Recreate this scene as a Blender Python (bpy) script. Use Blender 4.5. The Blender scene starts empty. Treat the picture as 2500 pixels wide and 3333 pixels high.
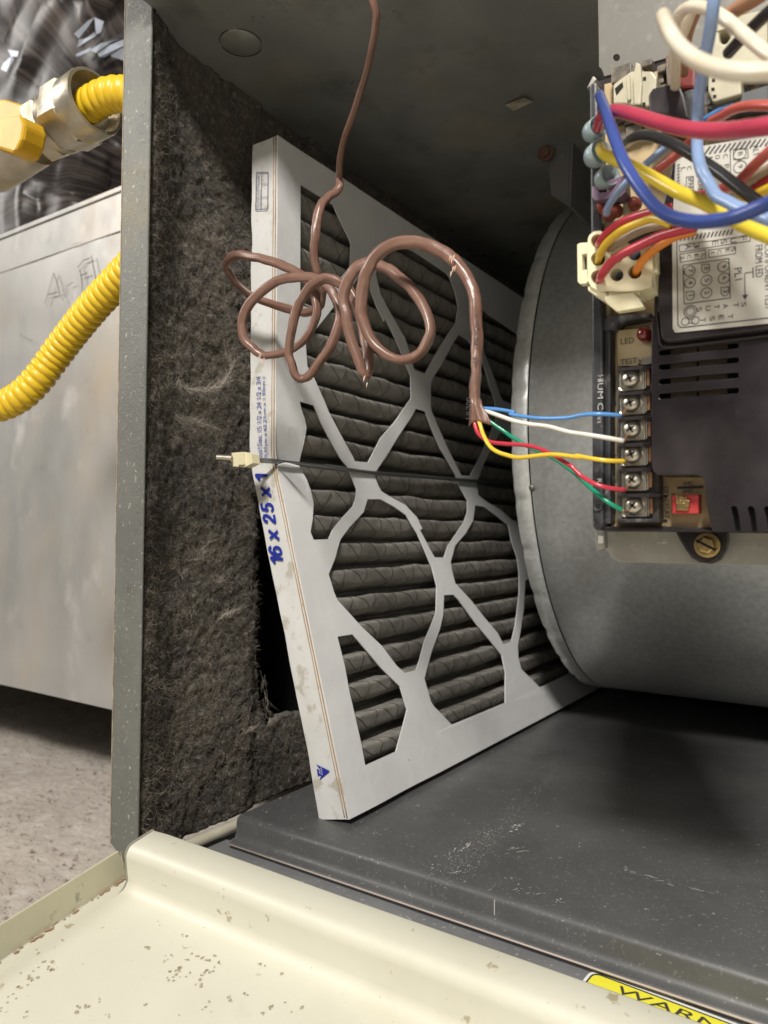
import bpy, bmesh, math, random
from math import sin, cos, pi, radians
from mathutils import Vector, Matrix, noise
from mathutils.geometry import tessellate_polygon
random.seed(7)
V = Vector
sc = bpy.context.scene
COL = sc.collection

# ------------------------------------------------------------------ camera
YAW, PITCH, ROLL = .594424, .028588, .0088585
FS, CX, CY = 2413.5, 1250.0, 1666.5          # focal length and centre in pixels of the photograph
_f = V((-sin(YAW) * cos(PITCH), cos(YAW) * cos(PITCH), sin(PITCH)))
_r = V((cos(YAW), sin(YAW), 0)); _u = _r.cross(_f)
RT = cos(ROLL) * _r + sin(ROLL) * _u
UP = -sin(ROLL) * _r + cos(ROLL) * _u
cam = bpy.data.cameras.new('camera'); camo = bpy.data.objects.new('camera', cam); COL.objects.link(camo)
camo.matrix_world = Matrix((( RT.x, UP.x, -_f.x, 0), (RT.y, UP.y, -_f.y, 0), (RT.z, UP.z, -_f.z, 0), (0, 0, 0, 1)))
cam.sensor_fit = 'VERTICAL'; cam.sensor_height = 36; cam.lens = 36 * 1601.56 / 2212
cam.clip_start = .01; cam.clip_end = 50
cam.dof.use_dof = True; cam.dof.focus_distance = .34; cam.dof.aperture_fstop = 17.0
sc.camera = camo

# ------------------------------------------------------------------ world and lamps
w = bpy.data.worlds.new('World'); sc.world = w; w.use_nodes = True
bg = w.node_tree.nodes['Background']; bg.inputs[0].default_value = (1, .96, .90, 1); bg.inputs[1].default_value = .09
def lamp(name, loc, target, size, watt, col, sy=None):
    d = bpy.data.lights.new(name, 'AREA'); d.size = size; d.energy = watt; d.color = col
    if sy: d.shape = 'RECTANGLE'; d.size_y = sy
    o = bpy.data.objects.new(name, d); COL.objects.link(o); o.location = loc
    o.rotation_euler = (V(target) - V(loc)).to_track_quat('-Z', 'Y').to_euler()
    return o
lamp('work_lamp', (.28, -.81, 1.10), (-.1, .30, -.08), .22, 36, (1, .965, .90))
lamp('left_fill', (-2.0, -.75, 1.2), (-.75, .5, .05), .8, 24, (1, .96, .91))  # soft fill added to brighten the duct and floor on the left
lamp('front_fill', (.10, -.30, .16), (-.25, .4, .0), .16, .38, (1, .96, .90))  # fill added in front to lift the ceiling, blower and filter
sc.view_settings.view_transform = 'Standard'; sc.view_settings.look = 'None'
sc.view_settings.exposure = 0; sc.view_settings.gamma = 1

# ------------------------------------------------------------------ photograph pixels to points in the place
ZO = dict(Ia=(950, 550, .27119), Ib=(1200, 800, .33898), Ic=(900, 1250, .33898), Id=(1000, 1700, .40678), Ie=(1400, 1450, .40678),
          P1=(0, 0, .51236), P2=(700, 300, .6028), P3=(1850, 0, .3918), P4=(1850, 600, .3918), P5=(1850, 1200, .3918),
          Q1=(700, 1300, .7233), Q2=(0, 2500, .6028), Q3=(0, 750, .5425), Q4=(300, 1700, .5425), Q5=(1000, 2500, .9042),
          Q6=(1600, 450, .2486), D=(0, 0, 1.507))
def sp(img, x, y):
    a, b, k = ZO[img]; return (a + k * x, b + k * y)
def ray(img, x, y):
    sx, sy = sp(img, x, y)
    return _f + RT * ((sx - CX) / FS) - UP * ((sy - CY) / FS)
def at(img, x, y, **k):
    d = ray(img, x, y); (a, v), = k.items(); return d * (v / d['XYZ'.index(a)])
def onplane(img, x, y, O, n):
    d = ray(img, x, y); return d * (n.dot(O) / n.dot(d))
def depth(p): return p.dot(_f)

# ------------------------------------------------------------------ objects
def tag(o, label=None, cat=None, group=None, kind=None):
    if label: o['label'] = label
    if cat: o['category'] = cat
    if group: o['group'] = group
    if kind: o['kind'] = kind
    return o
def thing(name, loc, label, cat, group=None):
    o = bpy.data.objects.new(name, None); COL.objects.link(o); o.location = loc; o.empty_display_size = .02
    return tag(o, label, cat, group)
def wloc(o):
    p = V((0, 0, 0))
    while o is not None: p += o.location; o = o.parent
    return p
def mk(name, verts, faces, mat, parent=None, smooth=False, label=None, kind=None, mats=None, bevel=0, org=None):
    me = bpy.data.meshes.new(name)
    pl = wloc(parent) if parent else V((0, 0, 0))
    o0 = V(org) if org is not None else None
    if o0 is None:
        n = max(1, len(verts)); o0 = V((sum(v[0] for v in verts) / n, sum(v[1] for v in verts) / n, sum(v[2] for v in verts) / n))
    me.from_pydata([(v[0] - o0.x, v[1] - o0.y, v[2] - o0.z) for v in verts], [], faces)
    for m in ([mat] if mat else []) + (mats or []): me.materials.append(m)
    if smooth: me.polygons.foreach_set('use_smooth', [True] * len(me.polygons))
    me.update()
    o = bpy.data.objects.new(name, me); COL.objects.link(o)
    if parent: o.parent = parent
    o.location = o0 - pl
    if label: o['label'] = label
    if kind: o['kind'] = kind
    if bevel:
        b = o.modifiers.new('bevel', 'BEVEL'); b.width = bevel; b.segments = 2; b.limit_method = 'ANGLE'; b.angle_limit = radians(35)
        b.harden_normals = False
    return o
class MB:
    def __init__(s): s.v = []; s.f = []
    def add(s, v, f):
        n = len(s.v); s.v += [tuple(a) for a in v]; s.f += [tuple(i + n for i in q) for q in f]
    def box(s, a, b):
        x0, y0, z0 = a; x1, y1, z1 = b
        s.add([(x0, y0, z0), (x1, y0, z0), (x1, y1, z0), (x0, y1, z0), (x0, y0, z1), (x1, y0, z1), (x1, y1, z1), (x0, y1, z1)],
              [(0, 3, 2, 1), (4, 5, 6, 7), (0, 1, 5, 4), (1, 2, 6, 5), (2, 3, 7, 6), (3, 0, 4, 7)])
    def prism(s, outer, off, holes=()):
        """outer/holes: loops of 3D points on one plane; extruded by the vector off"""
        loops = [[V(p) for p in outer]] + [[V(p) for p in h] for h in holes]
        tris = tessellate_polygon(loops); flat = [p for l in loops for p in l]; n = len(flat); off = V(off)
        fr = []
        # make sure that front triangles face away from off
        for t in tris:
            a, b, c = (flat[i] for i in t); nn = (b - a).cross(c - a)
            if nn.length < 1e-14: continue
            fr.append(tuple(t) if nn.dot(off) < 0 else tuple(reversed(t)))
        fs = list(fr) + [tuple(i + n for i in reversed(t)) for t in fr]
        k = 0
        edges = set()
        for t in fr:
            for i in range(3): edges.add((t[i], t[(i + 1) % 3]))
        for l in loops:
            m = len(l)
            for i in range(m):
                a, b = k + i, k + (i + 1) % m
                if (a, b) in edges: fs.append((b, a, a + n, b + n))
                else: fs.append((a, b, b + n, a + n))
            k += m
        s.add(flat + [p + off for p in flat], fs)
    def tube(s, pts, rad, seg=8, caps=True, prof=None, closed=False):
        pts = [V(p) for p in pts]; n = len(pts)
        R = rad if callable(rad) else (lambda i: rad)
        T = []
        for i in range(n):
            a = pts[max(i - 1, 0)]; b = pts[min(i + 1, n - 1)]; t = (b - a)
            T.append(t.normalized() if t.length > 1e-9 else V((0, 0, 1)))
        up = V((0, 0, 1)) if abs(T[0].z) < .9 else V((1, 0, 0))
        N = (up - T[0] * up.dot(T[0])).normalized(); base = len(s.v); vs = []
        for i in range(n):
            N = (N - T[i] * N.dot(T[i])).normalized(); B = T[i].cross(N); r = R(i)
            for j in range(seg):
                a = 2 * pi * j / seg; k = prof(i, a) if prof else 1
                vs.append(pts[i] + (N * cos(a) + B * sin(a)) * r * k)
        fs = [(i * seg + j, i * seg + (j + 1) % seg, (i + 1) * seg + (j + 1) % seg, (i + 1) * seg + j) for i in range(n - 1) for j in range(seg)]
        if caps: fs += [tuple(reversed(range(seg))), tuple(range((n - 1) * seg, n * seg))]
        s.add(vs, fs)
    def lathe(s, O, ax, prof, seg=20, ang0=0):
        """prof: (radius, distance along ax)"""
        ax = V(ax).normalized(); u = ax.orthogonal().normalized(); v = ax.cross(u); vs = []; m = len(prof)
        for r, h in prof:
            for j in range(seg):
                a = 2 * pi * j / seg + ang0; vs.append(V(O) + ax * h + (u * cos(a) + v * sin(a)) * r)
        fs = [(i * seg + j, i * seg + (j + 1) % seg, (i + 1) * seg + (j + 1) % seg, (i + 1) * seg + j) for i in range(m - 1) for j in range(seg)]
        fs += [tuple(reversed(range(seg))), tuple(range((m - 1) * seg, m * seg))]
        s.add(vs, fs)
    def put(s, name, mat, parent=None, **k): return mk(name, s.v, s.f, mat, parent, **k)
def spline(P, n=8):
    P = [tuple(p) for p in P]; out = []
    Q = [tuple(2 * a - b for a, b in zip(P[0], P[1]))] + P + [tuple(2 * a - b for a, b in zip(P[-1], P[-2]))]
    for i in range(1, len(Q) - 2):
        for k in range(n):
            t = k / n; a, b, c, d = Q[i - 1], Q[i], Q[i + 1], Q[i + 2]
            out.append(tuple(.5 * ((2 * b_) + (c_ - a_) * t + (2 * a_ - 5 * b_ + 4 * c_ - d_) * t * t + (3 * b_ - a_ - 3 * c_ + d_) * t ** 3) for a_, b_, c_, d_ in zip(a, b, c, d)))
    out.append(tuple(P[-1])); return out
def smooth_by_angle(o, deg=40):
    me = o.data; me.polygons.foreach_set('use_smooth', [True] * len(me.polygons))
    me.set_sharp_from_angle(angle=radians(deg)); return o

# ------------------------------------------------------------------ materials
MC = {}
def mat(name, base, rough=.5, metal=0, vary=None, scale=40, bump=0, bscale=300, specks=None, spec=.5, coat=0, trans=0, rvar=0, stretch=None, more=(), detail=6, bdist=.001, sheen=0):
    """base colour, varied by noise towards `vary`; specks/more = list of (colour, noise scale, low, high, amount)"""
    m = bpy.data.materials.new(name); m.use_nodes = True; nt = m.node_tree; N = nt.nodes; L = nt.links
    b = N['Principled BSDF']; b.inputs['Roughness'].default_value = rough; b.inputs['Metallic'].default_value = metal
    b.inputs['Specular IOR Level'].default_value = spec
    if coat: b.inputs['Coat Weight'].default_value = coat; b.inputs['Coat Roughness'].default_value = .15
    if trans: b.inputs['Transmission Weight'].default_value = trans
    if sheen: b.inputs['Sheen Weight'].default_value = sheen
    tc = N.new('ShaderNodeTexCoord'); mp = N.new('ShaderNodeMapping'); L.new(tc.outputs['Object'], mp.inputs[0])
    if stretch: mp.inputs['Scale'].default_value = stretch
    geo = mp.outputs[0]
    def nz(sc_, det=detail, r=.6):
        n = N.new('ShaderNodeTexNoise'); n.inputs['Scale'].default_value = sc_; n.inputs['Detail'].default_value = det; n.inputs['Roughness'].default_value = r
        L.new(geo, n.inputs[0]); return n.outputs[0]
    col = None
    rgb = N.new('ShaderNodeRGB'); rgb.outputs[0].default_value = (*base, 1); col = rgb.outputs[0]
    layers = []
    if vary: layers.append((vary, scale, .35, .68, 1))
    layers += list(more)
    if specks: layers += specks
    for c, s_, lo, hi, amt in layers:
        r = N.new('ShaderNodeMapRange'); r.inputs[1].default_value = lo; r.inputs[2].default_value = hi; r.inputs[4].default_value = amt
        L.new(nz(s_), r.inputs[0])
        mx = N.new('ShaderNodeMix'); mx.data_type = 'RGBA'; L.new(r.outputs[0], mx.inputs[0]); L.new(col, mx.inputs[6]); mx.inputs[7].default_value = (*c, 1)
        col = mx.outputs[2]
    L.new(col, b.inputs['Base Color'])
    if rvar:
        r = N.new('ShaderNodeMapRange'); r.inputs[1].default_value = .3; r.inputs[2].default_value = .7
        r.inputs[3].default_value = rough - rvar; r.inputs[4].default_value = rough + rvar
        L.new(nz(scale * 1.7), r.inputs[0]); L.new(r.outputs[0], b.inputs['Roughness'])
    if bump:
        bp = N.new('ShaderNodeBump'); bp.inputs['Strength'].default_value = bump; bp.inputs['Distance'].default_value = bdist
        L.new(nz(bscale, 8), bp.inputs['Height']); L.new(bp.outputs[0], b.inputs['Normal'])
    MC[name] = m; return m
M = {}
M['galv'] = mat('galvanised', (.60, .61, .59), .35, .5, vary=(.46, .47, .46), scale=260, rvar=.08, bump=.12, bscale=500, bdist=.0004,
                more=[((.62, .62, .58), 420, .55, .75, .5), ((.36, .34, .28), 22, .58, .8, .5)])
M['galv_dark'] = mat('galvanised_dull', (.20, .205, .19), .45, .45, vary=(.13, .14, .125), scale=60, rvar=.1, bump=.1, bscale=200,
                more=[((.27, .25, .19), 9, .52, .75, .6), ((.07, .07, .06), 30, .58, .75, .5)])
M['ceil'] = mat('ceiling_sheet', (.33, .335, .315), .36, .4, vary=(.22, .225, .21), scale=14, rvar=.12, bump=.08, bscale=60,
                more=[((.40, .34, .25), 11, .52, .72, .75), ((.08, .08, .07), 18, .55, .72, .6)], specks=[((.5, .5, .45), 700, .70, .76, .7)])
M['duct'] = mat('duct_sheet', (.42, .41, .39), .45, .25, vary=(.32, .315, .30), scale=9, rvar=.12, bump=.12, bscale=24, stretch=(1, 1, .6),
                more=[((.50, .40, .28), 6, .52, .72, .55), ((.60, .58, .56), 16, .58, .72, .6), ((.25, .25, .24), 35, .62, .75, .5)])
M['post'] = mat('post_paint', (.150, .152, .136), .5, .1, vary=(.118, .122, .110), scale=30, bump=.5, bscale=900, bdist=.0006,
                specks=[((.40, .38, .31), 420, .62, .68, .8), ((.10, .08, .05), 60, .66, .78, .7)],
                more=[((.22, .18, .09), 14, .60, .76, .6)])
M['cream'] = mat('cream_enamel', (.575, .555, .455), .42, 0, vary=(.61, .59, .49), scale=20, bump=.05, bscale=300, bdist=.0005,
                more=[((.47, .435, .33), 7, .56, .75, .5), ((.44, .41, .32), 40, .62, .78, .4)], specks=[((.36, .30, .19), 130, .665, .70, .9), ((.30, .27, .2), 420, .70, .73, .9)])
M['cream_inner'] = mat('cream_lip_paint', (.44, .42, .30), .45, 0, vary=(.50, .47, .34), scale=30, specks=[((.12, .12, .12), 45, .60, .66, .8), ((.30, .14, .06), 90, .66, .7, .8)])
M['floorpan'] = mat('pan_paint', (.105, .105, .105), .42, .25, vary=(.085, .085, .087), scale=30, rvar=.07, bump=.1, bscale=400, bdist=.0004,
                more=[((.155, .152, .147), 7, .48, .68, .8), ((.075, .072, .07), 16, .6, .75, .6)], specks=[((.38, .37, .34), 330, .655, .70, .75), ((.30, .29, .27), 700, .60, .70, .5), ((.30, .29, .27), 45, .70, .76, .8)])
M['ledge'] = mat('ledge_paint', (.22, .22, .225), .5, .2, vary=(.17, .17, .175), scale=30, bump=.3, bscale=700, bdist=.0005,
                specks=[((.5, .5, .5), 420, .62, .70, .8)])
M['rail'] = mat('rail_paint', (.50, .47, .37), .4, 0, vary=(.42, .39, .30), scale=60)
M['insul'] = mat('dusty_insulation', (.115, .093, .070), .95, 0, vary=(.045, .038, .031), scale=70, bump=1, bscale=420, bdist=.004, spec=.1, sheen=.2,
                more=[((.022, .019, .017), 13, .48, .66, .85), ((.22, .19, .155), 300, .5, .66, .8), ((.03, .026, .02), 22, .55, .75, .6), ((.03, .025, .02), 420, .52, .7, .8)])
M['fibre_dark'] = mat('lint_brown', (.16, .13, .098), .9, 0, vary=(.09, .075, .055), scale=20, spec=.1, more=[((.022, .019, .017), 13, .48, .66, .85)])
M['fibre_pale'] = mat('lint_pale', (.50, .45, .38), .9, 0, vary=(.32, .28, .23), scale=25, spec=.1, more=[((.07, .06, .05), 13, .48, .66, .85)])
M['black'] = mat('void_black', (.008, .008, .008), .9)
M['card'] = mat('white_card', (.72, .72, .72), .62, 0, vary=(.65, .645, .645), scale=30, bump=.25, bscale=160, bdist=.0008)
M['card_edge'] = mat('card_edge_dirty', (.66, .65, .64), .6, 0, vary=(.60, .59, .56), scale=30, bump=.25, bscale=200, bdist=.0008,
                more=[((.42, .385, .31), 75, .56, .63, .75), ((.50, .46, .38), 210, .60, .68, .6), ((.20, .17, .13), 420, .69, .74, .6)])
M['kraft'] = mat('kraft_cut', (.40, .27, .16), .8, 0, vary=(.30, .19, .11), scale=100)
M['pleat'] = mat('pleat_media', (.27, .255, .23), .85, 0, vary=(.19, .18, .16), scale=90, bump=.5, bscale=700, bdist=.0008, spec=.25,
                more=[((.36, .345, .32), 60, .56, .75, .6), ((.12, .11, .095), 25, .56, .75, .6)])
M['cord'] = mat('mesh_cord', (.085, .07, .06), .7)
M['blue_ink'] = mat('blue_ink', (.015, .03, .30), .5)
M['ink_grey'] = mat('grey_blue_ink', (.10, .11, .20), .6)
M['print'] = mat('black_ink', (.045, .04, .04), .55)
M['steel'] = mat('bright_steel', (.66, .62, .53), .30, .85, vary=(.46, .42, .34), scale=200)
M['wire_steel'] = mat('dull_wire', (.30, .31, .31), .28, .85)
M['ivory'] = mat('ivory_nylon', (.74, .68, .46), .4, 0, vary=(.66, .60, .40), scale=90, bump=.05, spec=.5)
M['ivory_dark'] = mat('aged_nylon', (.50, .46, .33), .45, 0, vary=(.40, .37, .27), scale=90)
M['brown'] = mat('brown_jacket', (.200, .114, .085), .33, 0, vary=(.16, .082, .060), scale=60, bump=.2, bscale=300, spec=.5, bdist=.0008,
                 more=[((.30, .17, .13), 90, .58, .75, .6)], specks=[((.10, .06, .05), 260, .70, .76, .6)])
M['torn'] = mat('torn_jacket', (.55, .36, .26), .6)
def wiremat(n, c, c2=None): M[n] = mat(n, c, .22, 0, vary=c2 or tuple(x * .85 for x in c), scale=80, bump=.05, bscale=200)
wiremat('w_blue', (.045, .075, .27)); wiremat('w_sky', (.10, .28, .62)); wiremat('w_pale', (.24, .34, .55)); wiremat('w_red', (.50, .035, .06)); wiremat('w_crimson', (.46, .05, .09))
wiremat('w_salmon', (.50, .10, .08)); wiremat('w_yellow', (.72, .55, .05)); wiremat('w_yel2', (.74, .50, .04)); wiremat('w_white', (.72, .66, .54), (.66, .56, .42)); wiremat('w_thinwhite', (.74, .72, .66)); wiremat('w_green', (.01, .25, .14))
wiremat('w_orange', (.75, .24, .03)); wiremat('w_black', (.03, .03, .032)); wiremat('w_tan', (.36, .28, .19)); wiremat('w_copper', (.42, .22, .13)); wiremat('w_grey', (.25, .25, .24))
M['plastic'] = mat('black_plastic', (.014, .0115, .013), .30, 0, vary=(.04, .033, .036), scale=25, rvar=.1, bump=.06, bscale=250, spec=.3,
                   more=[((.060, .052, .052), 14, .56, .78, .5)], specks=[((.22, .20, .20), 220, .70, .76, .6)])
M['plastic_dusty'] = mat('dusty_black_plastic', (.022, .022, .026), .42, 0, vary=(.05, .05, .055), scale=110, bump=.3, bscale=500, bdist=.0006,
                   more=[((.36, .35, .35), 150, .57, .72, .7)])
M['pcb'] = mat('circuit_board', (.52, .39, .21), .5, 0, vary=(.44, .32, .17), scale=120, more=[((.50, .40, .24), 40, .55, .7, .6)])
M['labelp'] = mat('paper_label', (.56, .54, .49), .4, 0, vary=(.53, .51, .455), scale=25)
M['brass'] = mat('brass', (.55, .40, .17), .33, .9, vary=(.38, .27, .12), scale=200, bump=.1)
M['copper'] = mat('copper_strip', (.42, .22, .13), .4, .7)
M['red_block'] = mat('red_plastic', (.55, .05, .05), .45)
M['darkred'] = mat('dark_red_plastic', (.14, .018, .014), .35, more=[((.25, .03, .02), 60, .5, .7, .7)])
M['led'] = mat('led_red', (.16, .012, .012), .15, 0, coat=.6)
M['sleeve'] = mat('pale_sleeve', (.42, .52, .54), .25, 0, trans=.35, vary=(.35, .44, .46), scale=60)
M['mauve'] = mat('mauve_tab', (.20, .13, .20), .35, vary=(.15, .10, .15), scale=60)
M['gas_yellow'] = mat('yellow_coating', (.78, .52, .02), .38, 0, vary=(.72, .47, .02), scale=60, bump=.05, specks=[((.35, .22, .03), 240, .70, .75, .7)])
M['fitting'] = mat('zinc_fitting', (.50, .46, .38), .38, .75, vary=(.34, .30, .22), scale=70, rvar=.12, bump=.15, bscale=200,
                   more=[((.50, .40, .16), 45, .56, .70, .6)])
M['flex'] = mat('flex_jacket', (.022, .018, .017), .36, 0, vary=(.035, .028, .026), scale=16, rvar=.08, bump=.2, bscale=90, bdist=.001, spec=.4)
def add_dust(m, col):
    nt = m.node_tree; b = nt.nodes['Principled BSDF']; src = b.inputs['Base Color'].links[0].from_socket
    at_ = nt.nodes.new('ShaderNodeAttribute'); at_.attribute_name = 'dust'; mx = nt.nodes.new('ShaderNodeMix'); mx.data_type = 'RGBA'
    nt.links.new(at_.outputs['Fac'], mx.inputs[0]); nt.links.new(src, mx.inputs[6]); mx.inputs[7].default_value = (*col, 1); nt.links.new(mx.outputs[2], b.inputs['Base Color'])
add_dust(M['flex'], (.12, .096, .085))
M['flex_print'] = mat('silver_print', (.50, .54, .62), .35, .1, vary=(.36, .40, .48), scale=40)
M['concrete'] = mat('concrete', (.54, .485, .43), .92, 0, vary=(.45, .395, .345), scale=14, bump=.7, bscale=55, bdist=.007, spec=.2,
                more=[((.66, .62, .56), 30, .53, .70, .7), ((.27, .22, .18), 75, .58, .70, .8)], specks=[((.36, .16, .08), 34, .70, .75, .7)])
M['stone'] = mat('debris', (.42, .38, .33), .9, vary=(.22, .17, .13), scale=90)
M['wallm'] = mat('basement_wall', (.10, .09, .08), .9, vary=(.06, .055, .05), scale=5)
M['warn_y'] = mat('warning_yellow', (.80, .74, .05), .35, specks=[((.5, .45, .05), 300, .7, .76, .5)])
M['white_vinyl'] = mat('white_vinyl', (.78, .77, .74), .35)
M['scratch'] = mat('scratched_line', (.12, .10, .085), .6)
M['pencil'] = mat('scuff_pale', (.45, .44, .42), .6)

# ------------------------------------------------------------------ lettering
_glyph = {}
def glyph(s, shear=0, off=0):
    k = (s, shear, off)
    if k in _glyph: return _glyph[k]
    cu = bpy.data.curves.new('t', 'FONT'); cu.body = s; cu.size = 1; cu.shear = shear; cu.resolution_u = 3; cu.offset = off
    ob = bpy.data.objects.new('t', cu); COL.objects.link(ob)
    bpy.context.view_layer.update()
    me = bpy.data.meshes.new_from_object(ob.evaluated_get(bpy.context.evaluated_depsgraph_get()))
    v = [tuple(q.co) for q in me.vertices]; f = [tuple(p.vertices) for p in me.polygons]
    bpy.data.objects.remove(ob); bpy.data.curves.remove(cu); bpy.data.meshes.remove(me)
    x0 = min(a[0] for a in v); x1 = max(a[0] for a in v); y0 = min(a[1] for a in v); y1 = max(a[1] for a in v)
    _glyph[k] = ([((a[0] - x0) / (x1 - x0), (a[1] - y0) / (y1 - y0)) for a in v], f); return _glyph[k]
def text(mb, s, O, right, up, shear=0, bold=0, off=0):
    """flat lettering filling the parallelogram O, O+right, O+up"""
    v, f = glyph(s, shear, off); O = V(O); right = V(right); up = V(up)
    if s in ('1', 'I'): O = O + right * .38; right = right * .24
    offs = [(0, 0)] if not bold else [(0, 0), (bold, 0), (0, bold), (bold, bold)]
    nrm = right.cross(up).normalized() * 2e-5
    for k, (a, b) in enumerate(offs):
        d = right.normalized() * a + up.normalized() * b + nrm * k
        mb.add([O + d + right * x + up * y for x, y in v], f)
def stroke(mb, a, b, wd, n=V((0, -1, 0))):
    a, b = V(a), V(b); s = n.cross(b - a).normalized() * wd / 2
    mb.add([a - s, b - s, b + s, a + s], [(0, 1, 2, 3)])
def ring2(mb, c, r, wd, seg=20, n=V((0, -1, 0))):
    u = V((1, 0, 0)); v = V((0, 0, 1)); c = V(c); vs = []
    for j in range(seg):
        a = 2 * pi * j / seg
        vs += [c + (u * cos(a) + v * sin(a)) * (r - wd / 2), c + (u * cos(a) + v * sin(a)) * (r + wd / 2)]
    mb.add(vs, [(2 * j, 2 * j + 1, (2 * j + 3) % (2 * seg), (2 * j + 2) % (2 * seg)) for j in range(seg)])

# ------------------------------------------------------------------ basement: floor and wall
XI, ZC, ZF, YP = -.335, .279, -.156, .25
def grid(nx, ny, fn):
    vs = [fn(i / nx, j / ny) for j in range(ny + 1) for i in range(nx + 1)]
    fs = [(j * (nx + 1) + i, j * (nx + 1) + i + 1, (j + 1) * (nx + 1) + i + 1, (j + 1) * (nx + 1) + i) for j in range(ny) for i in range(nx)]
    return vs, fs
def flo(a, b):
    x = -2.2 + 4.4 * a; y = -2.0 + 4.4 * b
    return (x, y, -.3 + (noise.fractal(V((x * 9, y * 9, 0)), 1, 2, 3) * .004))
v, f = grid(60, 60, flo); tag(mk('concrete_floor', v, f, M['concrete'], smooth=True), kind='structure')
mbg = MB()
for i in range(5200):                                     # loose grit lying on the floor beside the furnace
    x = random.uniform(-1.15, -.36); y = random.uniform(.15, .8); s = random.choice((.0008, .001, .0015, .0015, .0025)) * random.uniform(.6, 1.4)
    z = flo((x + 2.2) / 4.4, (y + 2) / 4.4)[2] + s * .3
    q = [V((random.uniform(-1, 1), random.uniform(-1, 1), random.uniform(-.6, .6))).normalized() * s for _ in range(4)]
    mbg.add([V((x, y, z)) + p for p in q], [(0, 1, 2), (0, 2, 3), (0, 3, 1), (1, 3, 2)])
tag(mbg.put('floor_grit', M['stone']), 'small pale grit and debris scattered on the concrete floor', 'grit', kind='stuff')
tag(mk('basement_wall', [(-3, 2.2, -.3), (2.2, 2.2, -.3), (2.2, 2.2, 2.2), (-3, 2.2, 2.2)], [(0, 1, 2, 3)], M['wallm']), kind='structure')

# ------------------------------------------------------------------ furnace cabinet
cab = thing('furnace_cabinet', (XI, YP, -.17), 'open grey sheet metal furnace cabinet with dusty lined side wall and dark floor pan', 'furnace')
# corner post: front flange of the side panel, with folded edge
mb = MB()
mb.prism([(-.3445, YP, .62), (-.3215, YP, .62), (-.3205, YP, -.172), (-.3265, YP, -.1755), (-.3425, YP, -.166)], (0, .0012, 0))
mb.prism([(-.3437, YP + .0013, -.165), (-.3437, 1.0, -.165), (-.3437, 1.0, .62), (-.3437, YP + .0013, .62)], (.0012, 0, 0), [[(-.3437, .335, -.15), (-.3437, .94, -.15), (-.3437, .94, .25), (-.3437, .335, .25)]])
mb.put('corner_post', M['post'], cab, bevel=.0004)
mb = MB(); mb.prism([(-.3449, YP - .0002, .62), (-.3445, YP - .0002, .62), (-.3424, YP - .0002, -.166), (-.3429, YP - .0002, -.166)], (0, .0016, 0)); mb.put('post_edge', mat('worn_edge', (.42, .36, .27), .6, vary=(.2, .13, .08), scale=90), cab)
# ceiling of the compartment
mb = MB(); mb.box((-.342, YP + .004, ZC), (.30, 1.0, ZC + .002)); mb.box((-.3212, YP - .012, ZC + .0001), (.30, YP + .0039, ZC + .0019)); mb.put('ceiling_panel', M['ceil'], cab)
kc = at('D', 520, 93, Z=ZC - .0004)
mb = MB(); mb.lathe(kc, (0, 0, 1), [(.0, -.0006), (.0108, -.0006), (.0114, -.0001), (.0114, .0004)], 40)
ko = mb.put('knockout', M['ceil'], cab); smooth_by_angle(ko)
mb = MB()
for k in range(40):
    a0, a1 = 2 * pi * k / 40, 2 * pi * (k + 1) / 40
    if k in (3, 4, 5, 6, 22, 23, 31, 32, 33): continue
    mb.tube([kc + V((cos(a0), sin(a0), 0)) * .0119, kc + V((cos(a1), sin(a1), 0)) * .0119], .0002, 5, False)
mb.put('knockout_groove', M['black'], cab)
# foil scrap stuck on the ceiling and a rust chip
fc = at('D', 1120, 222, Z=ZC - .001); mb = MB()
mb.add([fc + V(p) for p in ((-.008, -.003, 0), (.0065, -.005, -.001), (.0085, .004, 0), (-.0055, .0045, -.0015))], [(0, 1, 2, 3), (3, 2, 1, 0)][:1])
mb.put('tape_scrap', mat('old_tape', (.36, .31, .24), .6, vary=(.22, .19, .15), scale=200), cab)
# header, top front of the furnace above the opening, right side and back
mb = MB(); mb.box((-.3210, YP - .040, ZC + .026), (.30, YP + .003, .62)); mb.box((-.3425, YP + .004, .60), (.30, 1.0, .62))  # header's overhang, out of view, is set forward to shade the filter top
mb.put('header_panel', M['post'], cab)
mb = MB(); mb.box((.30, YP, -.3), (.302, 1.0, .62)); mb.box((-.342, .985, -.3), (.30, .987, ZC)); mb.put('back_panel', M['galv_dark'], cab)
# hanging bracket for the blower
br = at('D', 1225, 312, Y=.50)
b1 = at('D', 1180, 312, Y=.46); b2 = at('D', 1232, 308, Y=.46); b3 = at('D', 1226, 445, Y=.46); b4 = at('D', 1190, 420, Y=.46)
mb = MB(); mb.prism([b1, b2, b3, b4], (0, .0016, 0)); mb.prism([b2, b3, b3 + V((.002, 0, 0)), b2 + V((.002, 0, 0))], (0, .05, 0))
mb.put('hanger_bracket', M['floorpan'], cab, bevel=.0004)
s1 = at('Q6', 715, 205, Y=.4575); mb = MB(); mb.lathe(s1, (0, -1, 0), [(.0055, 0), (.0055, .0015), (.0035, .0016), (.0035, .004), (.001, .0042)], 16)
smooth_by_angle(mb.put('hanger_screw', mat('rusty_screw', (.12, .07, .05), .5, .4), cab))
# screw tip poking through behind the post
q0 = at('D', 323, 36, Y=.262); q1 = at('D', 346, 42, Y=.262); mb = MB()
pts = [q0.lerp(q1, t / 40) for t in range(41)]
mb.tube(pts, lambda i: (.0022 if i < 26 else .0022 * (41 - i) / 15 + .0002) * (1 + .25 * (1 if (i // 3) % 2 else 0)), 8)
mb.put('screw_tip', M['steel'], cab, smooth=True)
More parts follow.
